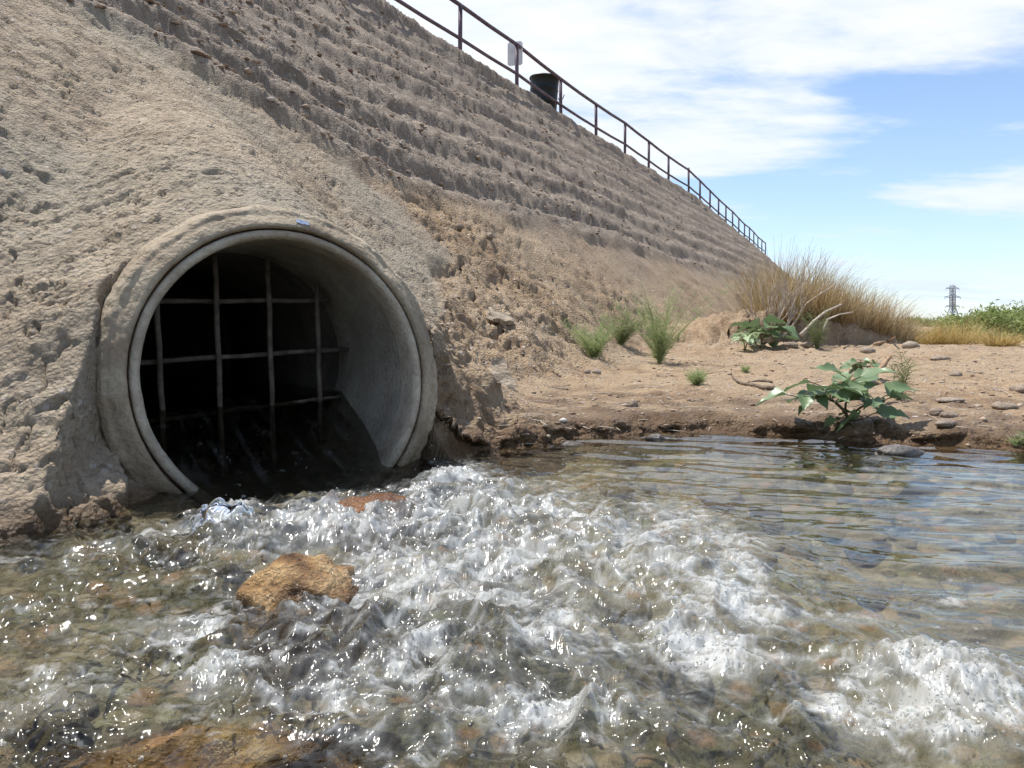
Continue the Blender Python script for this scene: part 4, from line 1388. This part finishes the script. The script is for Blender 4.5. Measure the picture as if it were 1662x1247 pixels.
x, d = 1262, 7.75
X = (x - 831) / 1200 * d
sh = empty('dead_shrub', (X, d, ground_at(X, d) + 0.02), 'bleached leafless shrub at the left end of the grass mound', 'shrub')
for k in range(9):
    r_ = random.Random(900 + k)
    mb = MB()
    a_ = r_.uniform(0, 6.28)
    branchy(mb, Vector((0.05 * math.cos(a_), 0.05 * math.sin(a_), 0)), Vector((math.cos(a_) * .7, math.sin(a_) * .5, r_.uniform(.5, 1.1))).normalized(), r_.uniform(.28, .46), 0.012, 3, r_)
    mb.build('branch', M['twig'], sh)


def limb(name, pts_px, d, rads, mat, label, lift=0.0):
    pts = []
    for (x, y, dd) in pts_px:
        p = hit(x, y) if dd is None else unproj(x, y, dd)
        pts.append(Vector((p.x, p.y, p.z + lift + rads * .6)))
    mb = MB()
    n_ = len(pts)
    mb.tube(pts, [rads * (1 - 0.6 * k / (n_ - 1)) * (1 + .12 * math.sin(k * 2.4)) for k in range(n_)], 8)
    o = mb.build(name, mat)
    return tag(o, label, 'branch')


limb('fallen_branch', [(1258, 634, None), (1238, 632, None), (1222, 628, None), (1206, 625, None), (1196, 621, None), (1189, 613, None)], 4, 0.016, M['wood_grey'], 'crooked dark stick with upturned end lying on the dirt bank')
limb('fallen_branch', [(1252, 622, None), (1238, 620, None), (1226, 620, None), (1213, 623, None)], 4, 0.010, M['wood_grey'], 'short dark stick behind the crooked stick on the dirt bank')
limb('fallen_branch', [(1365, 628, 3.75), (1395, 620, 3.78), (1418, 612, 3.82), (1432, 600, 3.86), (1440, 588, 3.88), (1446, 582, 3.9)], 4, 0.020, M['wood'], 'curved reddish tan branch rising behind the big leafy plant')
limb('fallen_branch', [(1300, 546, 7.2), (1312, 534, 7.25), (1320, 524, 7.3), (1340, 508, 7.4), (1366, 496, 7.5)], 7, 0.02, M['twig'], 'bleached bent branch leaning against the mound')
limb('fallen_branch', [(1420, 561, None), (1432, 558, None), (1442, 556, None), (1452, 550, 7.0)], 7, 0.02, M['wood'], 'tan stick at the foot of the grass mound')
limb('fallen_branch', [(1628, 588, 6.4), (1645, 587, 6.4), (1662, 582, 6.4), (1685, 572, 6.4)], 6, 0.022, M['wood'], 'brown branch entering from the right edge on flat ground')
limb('fallen_branch', [(1335, 541, 7.2), (1343, 520, 7.25), (1362, 512, 7.35), (1385, 508, 7.4)], 7, 0.013, M['twig'], 'thin grey twig forked against the mound face')


def feathery(loc, h, n_st, spread, seed, mat, label, leaf=0.03, dens=34):
    root = empty('feathery_weed', loc, label, 'plant')
    r_ = random.Random(seed)
    st = MB(); lf = MB()
    for s in range(n_st):
        a_ = r_.uniform(0, 6.28); l_ = r_.uniform(.1, spread * 1.25)
        hh = h * r_.uniform(.35, 1.05)
        pts = []
        for k in range(6):
            t = k / 5
            pts.append(Vector((math.cos(a_) * l_ * hh * t ** 1.4 + .01 * math.sin(k + s), math.sin(a_) * l_ * hh * t ** 1.4, hh * t)))
        st.tube(pts, [0.0035 * (1 - .75 * k / 5) for k in range(6)], 4, False)
        vs = []; qs = []
        for k in range(dens):
            t = r_.uniform(.05, 1)
            i_ = min(4, int(t * 5)); p_ = pts[i_].lerp(pts[i_ + 1], t * 5 - i_)
            b_ = r_.uniform(0, 6.28)
            dd = Vector((math.cos(b_), math.sin(b_), r_.uniform(.1, 1.5))).normalized()
            L_ = leaf * r_.uniform(.7, 2.1)
            sd = dd.cross(Vector((math.sin(b_ * 3), math.cos(b_ * 5), .3))).normalized() * 0.0015
            e_ = p_ + dd * L_ + Vector((0, 0, -.1 * L_))
            m_ = p_ + dd * L_ * .5 + Vector((0, 0, .08 * L_))
            o_ = len(vs)
            vs += [tuple(p_ - sd * .6), tuple(p_ + sd * .6), tuple(m_ + sd), tuple(m_ - sd), tuple(e_ + sd * .15), tuple(e_ - sd * .15)]
            qs += [(o_, o_ + 1, o_ + 2, o_ + 3), (o_ + 3, o_ + 2, o_ + 4, o_ + 5)]
        lf.add(vs, qs)
    st.build('stems', mat, root)['kind'] = 'stuff'
    lf.build('leaves', mat, root, False)['kind'] = 'stuff'
    return root


def at_px(x, y, sink=0.01):
    h_ = hit(x, y)
    return (h_.x, h_.y, h_.z - sink)


h1_ = hit(962, 580); sc_ = h1_.y / 1200
feathery(at_px(964, 582), 72 * sc_, 34, 1.25, 1, M['feather'], 'bright green feathery weed furthest left on the slope toe', 9 * sc_, 60)
h1_ = hit(1010, 563); sc_ = h1_.y / 1200
feathery(at_px(1008, 560), 78 * sc_, 30, 1.1, 2, M['weed'], 'grey green feathery weed between two brighter ones', 9 * sc_, 45)
h1_ = hit(1072, 592); sc_ = h1_.y / 1200
feathery(at_px(1070, 590), 128 * sc_, 40, .75, 3, M['feather'], 'tallest green feathery weed on the slope toe', 11 * sc_, 60)
h1_ = hit(1130, 624); sc_ = h1_.y / 1200
feathery(at_px(1130, 625), 26 * sc_, 20, 1.3, 4, M['feather'], 'low green grassy weed on the dirt bank', 10 * sc_, 24)
h1_ = hit(1210, 602); sc_ = h1_.y / 1200
feathery(at_px(1210, 604), 12 * sc_, 12, 1.0, 5, M['feather'], 'tiny green sprout behind the crooked stick', 6 * sc_, 14)
h1_ = hit(1460, 650); sc_ = h1_.y / 1200
feathery(at_px(1458, 650), 78 * sc_, 9, .35, 6, M['weed'], 'spindly grey green weed right of the curved branch', 12 * sc_, 40)
feathery(at_px(1326, 566), 0.42, 14, .5, 8, M['weed'], 'green weed growing at the foot of the mound face', 0.06, 40)
feathery(at_px(1650, 722), 0.06, 10, 1.2, 9, M['feather'], 'small green tuft at the water edge far right', 0.03, 12)


# broad lobed leaves
def leaf_mesh(seed, lobes=True):
    r_ = random.Random(seed)
    prof = [(0.0, 0.03), (0.10, 0.20), (0.2, 0.36), (0.30, 0.40), (0.38, 0.33), (0.48, 0.36), (0.56, 0.30), (0.64, 0.20), (0.74, 0.19), (0.84, 0.11), (1.0, 0.0)]
    if not lobes:
        prof = [(t, 0.36 * math.sin(math.pi * min(1, t * 1.02) ** .75) + .01) for t in [k / 9 for k in range(10)]]
    vs = []
    fold = r_.uniform(.2, .5); curl = r_.uniform(.15, .55)
    for (t, w_) in prof:
        w1 = w_ * r_.uniform(.85, 1.15); w2 = w_ * r_.uniform(.85, 1.15)
        zc = -curl * t * t * .7
        vs += [(t, w1, zc + w1 * fold + .05 * math.sin(t * 9 + seed)), (t, w1 * .5, zc + w1 * fold * .42), (t, 0, zc), (t, -w2 * .5, zc + w2 * fold * .42), (t, -w2, zc + w2 * fold + .05 * math.sin(t * 8 + seed * 2))]
    q = [(i * 5 + k, i * 5 + k + 1, i * 5 + 6 + k, i * 5 + 5 + k) for i in range(len(prof) - 1) for k in range(4)]
    me = bpy.data.meshes.new('leaf')
    me.from_pydata(vs, [], q)
    for p_ in me.polygons: p_.use_smooth = True
    me.materials.append(M['datura'])
    return me


LEAVES = [leaf_mesh(s) for s in range(8)]
PALE = []
for s in range(3):
    me = leaf_mesh(20 + s, False); me.materials.clear(); me.materials.append(M['pale_leaf']); PALE.append(me)


def broadleaf(loc, stems, label, size, meshes, seed, smat, low=0):
    """stems: list of polylines (local metres); leaves cluster at the upper ends"""
    root = empty('broadleaf_plant', loc, label, 'plant')
    r_ = random.Random(seed)
    for (pts, rad_, nl) in stems:
        pts = [Vector(p) for p in pts]
        mb = MB(); n_ = len(pts)
        mb.tube(pts, [rad_ * (1 - .55 * k / (n_ - 1)) for k in range(n_)], 7)
        mb.build('stem', smat, root)
        for k in range(nl):
            t = 1 - (k / max(1, nl)) * .55
            f_ = t * (n_ - 1); i_ = min(n_ - 2, int(f_)); p_ = pts[i_].lerp(pts[i_ + 1], f_ - i_)
            az = k * 2.4 + r_.uniform(-.5, .5) + seed
            el = r_.uniform(-.35, .45)
            s_ = size * (r_.uniform(.75, 1.15) if r_.random() < .6 else r_.uniform(.3, .7))
            pl = s_ * .35
            dv_ = Vector((math.cos(az) * math.cos(el), math.sin(az) * math.cos(el), math.sin(el) + .25)).normalized()
            o = bpy.data.objects.new('leaf', r_.choice(meshes)); col.objects.link(o); o.parent = root
            o.location = p_ + dv_ * pl
            o.rotation_euler = (r_.uniform(-.6, .6), -el + r_.uniform(-.15, .25), az)
            o.scale = (s_, s_, s_)
            mb = MB(); mb.tube([p_, p_ + dv_ * pl * .5 + Vector((0, 0, .003)), p_ + dv_ * pl * 1.05], .0022, 4, False)
            mb.build('leaf_stalk', smat, root)
    return root


b_ = on_z(1388, 700, 0.03)
gl_ = Vector((b_.x, b_.y + .05, ground_at(b_.x, b_.y + .05) - .01))
S = gl_.y / 1200


def px3(lst):
    return [((x - 1388) * S, dy, (700 - y) * S) for x, y, dy in lst]


broadleaf(gl_, [(px3([(1388, 700, 0), (1380, 680, 0), (1362, 664, -.01), (1345, 655, -.02), (1337, 638, -.03)]), .009, 10),
                (px3([(1362, 664, -.01), (1340, 654, -.03), (1318, 655, -.05), (1296, 655, -.06)]), .006, 8),
                (px3([(1380, 682, 0), (1384, 668, .02), (1392, 650, .02), (1390, 630, .02)]), .006, 10),
                (px3([(1384, 690, 0), (1400, 672, -.03), (1420, 660, -.05), (1432, 662, -.07)]), .006, 9),
                (px3([(1386, 695, 0), (1378, 690, -.04), (1365, 690, -.09)]), .004, 3),
                (px3([(1388, 696, 0), (1398, 690, -.05), (1405, 684, -.08)]), .004, 3)],
          'big leafy green plant leaning over the water edge', .14, LEAVES, 3, M['stem'])
h_ = hit(1399, 618)
S = h_.y / 1200


def px4(lst, bx, by):
    return [((x - bx) * S, dy, (by - y) * S) for x, y, dy in lst]


broadleaf((h_.x, h_.y, h_.z - .01), [(px4([(1399, 618, 0), (1400, 604, 0), (1398, 592, 0), (1396, 584, 0)], 1399, 618), .009, 7),
                                     (px4([(1400, 604, 0), (1408, 596, .02), (1416, 590, .02)], 1399, 618), .005, 4), (px4([(1400, 602, 0), (1390, 594, -.02), (1384, 588, -.03)], 1399, 618), .005, 4)],
          'small dark leafy plant standing behind the curved branch', .085, LEAVES, 5, M['stem'])
h_ = hit(1234, 566)
S = h_.y / 1200
broadleaf((h_.x, h_.y, h_.z - .01), [(px4([(1234, 566, 0), (1236, 554, 0), (1234, 540, 0), (1226, 530, -.02)], 1234, 566), .012, 7),
                                     (px4([(1236, 552, 0), (1246, 540, .05), (1258, 530, .05)], 1234, 566), .008, 7), (px4([(1236, 556, 0), (1248, 554, -.06), (1258, 550, -.08)], 1234, 566), .007, 4)],
          'dark leafy plant at the foot of the slope left of the mound', 44 * S, LEAVES, 6, M['stem'])
h_ = hit(1209, 570)
S = h_.y / 1200
broadleaf((h_.x, h_.y, h_.z - .01), [(px4([(1209, 570, 0), (1208, 556, 0), (1203, 542, 0)], 1209, 570), .006, 11), (px4([(1209, 566, 0), (1215, 554, .03), (1222, 544, .03)], 1209, 570), .006, 10),
                                     (px4([(1209, 566, 0), (1212, 552, -.03), (1212, 540, -.05)], 1209, 570), .006, 10)],
          'pale mint green small leafed plant beside the dark leafy one', 17 * S, PALE, 7, M['weed'])


# green bushes beyond the flat ground
def bush(loc, rx, ry, rz_, n, leaf, seed, label, mat, cat='bush', group=None, trunk=True):
    root = empty('green_bush', loc, label, cat, group)
    r_ = np.random.default_rng(seed)
    # clumps
    nc = 26
    cl = r_.normal(size=(nc, 3)); cl /= np.linalg.norm(cl, axis=1)[:, None]
    cl *= (0.45 + 0.55 * r_.random((nc, 1))); cl[:, 2] = np.abs(cl[:, 2])
    ci = r_.integers(0, nc, n)
    p_ = cl[ci] + r_.normal(size=(n, 3)) * 0.17
    p_ = p_ * np.array([rx, ry, rz_]); p_[:, 2] = np.abs(p_[:, 2])
    ax1 = r_.normal(size=(n, 3)); ax1[:, 2] += .8; ax1 /= np.linalg.norm(ax1, axis=1)[:, None]
    ax2 = np.cross(ax1, r_.normal(size=(n, 3))); ax2 /= np.linalg.norm(ax2, axis=1)[:, None]
    s_ = leaf * r_.uniform(.6, 1.4, (n, 1))
    V_ = np.stack([p_ - ax1 * s_, p_ + ax2 * s_ * .3, p_ + ax1 * s_, p_ - ax2 * s_ * .3], 1)
    Q_ = np.arange(n * 4).reshape(-1, 4)
    mesh_np('foliage', V_.reshape(-1, 3), Q_, mat, root, False)['kind'] = 'stuff'
    for k in range(5 if trunk else 0):
        rr_ = random.Random(seed * 10 + k)
        mb = MB()
        branchy(mb, Vector((0, 0, -.02)), Vector((rr_.uniform(-.8, .8), rr_.uniform(-.8, .8), 1)).normalized(), rz_ * .6, .02 * rz_, 2, rr_)
        mb.build('stem', M['wood_grey'], root)
    return root


BB = [(1572, 10.5, .5, .30, 'low olive green bush peeking between golden tufts and taller bushes'), (1598, 11, .6, .56, 'bright green bush behind the bigger golden tuft'),
      (1640, 11.5, .7, .58, 'full green bush at the right, second from the picture edge'), (1690, 11, .8, .62, 'green bush cut by the right edge of the picture'),
      (1615, 14, .9, .62, 'darker green bush further back at the right'), (1665, 15, 1.0, .75, 'dark green bush furthest back at the right edge'), (1525, 15, .8, .20, 'far green bush showing just right of the mound')]
for i, (x, d, w_, h0, lb) in enumerate(BB):
    X = (x - 831) / 1200 * d
    bush((X, d, ground_at(X, d) - .03), w_, w_ * .8, h0 * .8, 5200, 0.035, 700 + i, lb, M['bush'])

# distant trees on the horizon
for i, (x, d, w_, h0) in enumerate(((1590, 300, 14, 5.5), (1618, 330, 16, 6.5), (1655, 310, 18, 7.5), (1700, 320, 16, 7), (1540, 420, 18, 5), (1500, 430, 16, 5), (1570, 380, 15, 5.5))):
    X = (x - 831) / 1200 * d
    o = bush((X, d, 0.2), w_, w_ * .6, h0, 900, 1.2, 800 + i, 'low dark tree in the distant line on the horizon', M['bush'], 'tree', 'distant trees on the horizon', False)
    o.name = 'distant_tree'

# ------------------------------------------------------------------ pylon and poles
D = 640.0
X = (1546 - 831) / 1200 * D
tower = empty('transmission_tower', (X, D, 0.2), 'steel lattice power transmission tower far off on the horizon', 'tower', rz=R(20))
HT = 36.0
TH = 0.5


def half(z):
    return 5.4 + (1.5 - 5.4) * min(1, z / 17) if z < 17 else 1.5


for sx in (-1, 1):
    for sy in (-1, 1):
        mb = MB()
        for z0, z1 in ((0, 17), (17, HT - 1)):
            mb.bar((sx * half(z0), sy * half(z0), z0), (sx * half(z1), sy * half(z1), z1), TH)
        mb.build('leg', M['steel'], tower, False)
lev = [0, 6, 11, 14.5, 17, 19.5, 22, 24.5, 27, 29.5, 32, HT - 1]
for z0, z1 in zip(lev[:-1], lev[1:]):
    mb = MB()
    a0, a1 = half(z0), half(z1)
    for s in (-1, 1):
        mb.bar((-a0, s * a0, z0), (a1, s * a1, z1), TH * .6); mb.bar((a0, s * a0, z0), (-a1, s * a1, z1), TH * .6)
        mb.bar((s * a0, -a0, z0), (s * a1, a1, z1), TH * .6); mb.bar((s * a0, a0, z0), (s * a1, -a1, z1), TH * .6)
        mb.bar((-a1, s * a1, z1), (a1, s * a1, z1), TH * .6)
    mb.build('bracing', M['steel'], tower, False)
for z_, w_ in ((17.5, 8.0), (25.5, 9.2), (33.0, 7.6)):
    mb = MB()
    for s in (-1, 1):
        for t in (-1, 1):
            mb.bar((s * 1.5, t * 1.4, z_), (s * w_, 0, z_ + .2), TH)
        mb.bar((s * 1.5, 0, z_ + 1.8), (s * w_, 0, z_ + .3), TH * .8)
        mb.bar((s * w_, 0, z_), (s * w_, 0, z_ - 1.6), TH * .5)
    mb.build('crossarm', M['steel'], tower, False)
mb = MB()
for s in (-1, 1):
    for t in (-1, 1):
        mb.bar((s * 1.5, t * 1.5, HT - 1), (s * .8, 0, HT + .6), TH * .7)
mb.build('peak', M['steel'], tower, False)

for (x, ytop, d, lb) in ((1621, 506, 430, 'wooden utility pole standing beyond the green bushes'), (1650, 508, 470, 'right hand wooden utility pole with crossarms near the picture edge')):
    X = (x - 831) / 1200 * d
    H = EYE + (530 - ytop) / 1200 * d + .4
    o = empty('utility_pole', (X, d, 0.1), lb, 'pole', rz=R(30))
    mb = MB(); mb.tube([(0, 0, 0), (0, 0, H)], [.34, .24], 8); mb.build('shaft', M['pole'], o)
    for zz in ((H - .6,) if x < 1640 else (H - .6, H - 2.2)):
        mb = MB(); mb.bar((-1.4, .3, zz), (1.4, .3, zz), .24); mb.build('crossarm', M['pole'], o, False)
        for s in (-1.2, 0, 1.2):
            mb = MB(); mb.tube([(s, .3, zz + .1), (s, .3, zz + .5)], .11, 6); mb.build('insulator', M['pole'], o)


# ------------------------------------------------------------------ thrown splash in front of the pipe
def splash(x, y, w_, h_, seed, label):
    p_ = on_z(x, y)
    r_ = np.random.default_rng(seed)
    mb = MB()
    # a curled sheet: arch rim with a ragged skirt falling back to the water
    nu, nv = 46, 22
    U, V = np.meshgrid(np.linspace(0, np.pi, nu), np.linspace(0, 1, nv))
    ex = np.sign(np.cos(U)) * np.abs(np.cos(U)) ** .85
    X_ = -w_ * ex * (1 - .25 * V)
    Z_ = h_ * np.sin(U) ** .8 * (1 - V ** 1.5) * (1 + .15 * n2(U * 2.2, V * 0 + seed, seed))
    Y_ = -0.035 * np.sin(V * 3.0) * np.sin(U) - 0.05 * V
    X_ = X_ + .008 * fbm(U * 3, V * 4, 3, seed + 1); Y_ = Y_ + .010 * fbm(U * 3, V * 4, 3, seed + 2); Z_ = Z_ + .008 * fbm(U * 3, V * 4, 3, seed + 3)
    v_ = np.stack([X_, Y_, Z_], 2).reshape(-1, 3)
    mb.add(v_, grid_faces(nv, nu))
    rim = [(float(X_[0, k]), float(Y_[0, k]), float(Z_[0, k])) for k in range(nu)]
    mb.tube(rim, [0.005 + .003 * math.sin(k * .9 + seed) + .002 * math.sin(k * 2.3) for k in range(nu)], 8)
    o = mb.build('water_splash', M['splash'])
    o.location = (p_.x, p_.y, 0.0)
    return tag(o, label, 'splash', None, 'stuff')


splash(366, 872, 0.078, 0.085, 3, 'glassy arch of water thrown up before the pipe mouth')
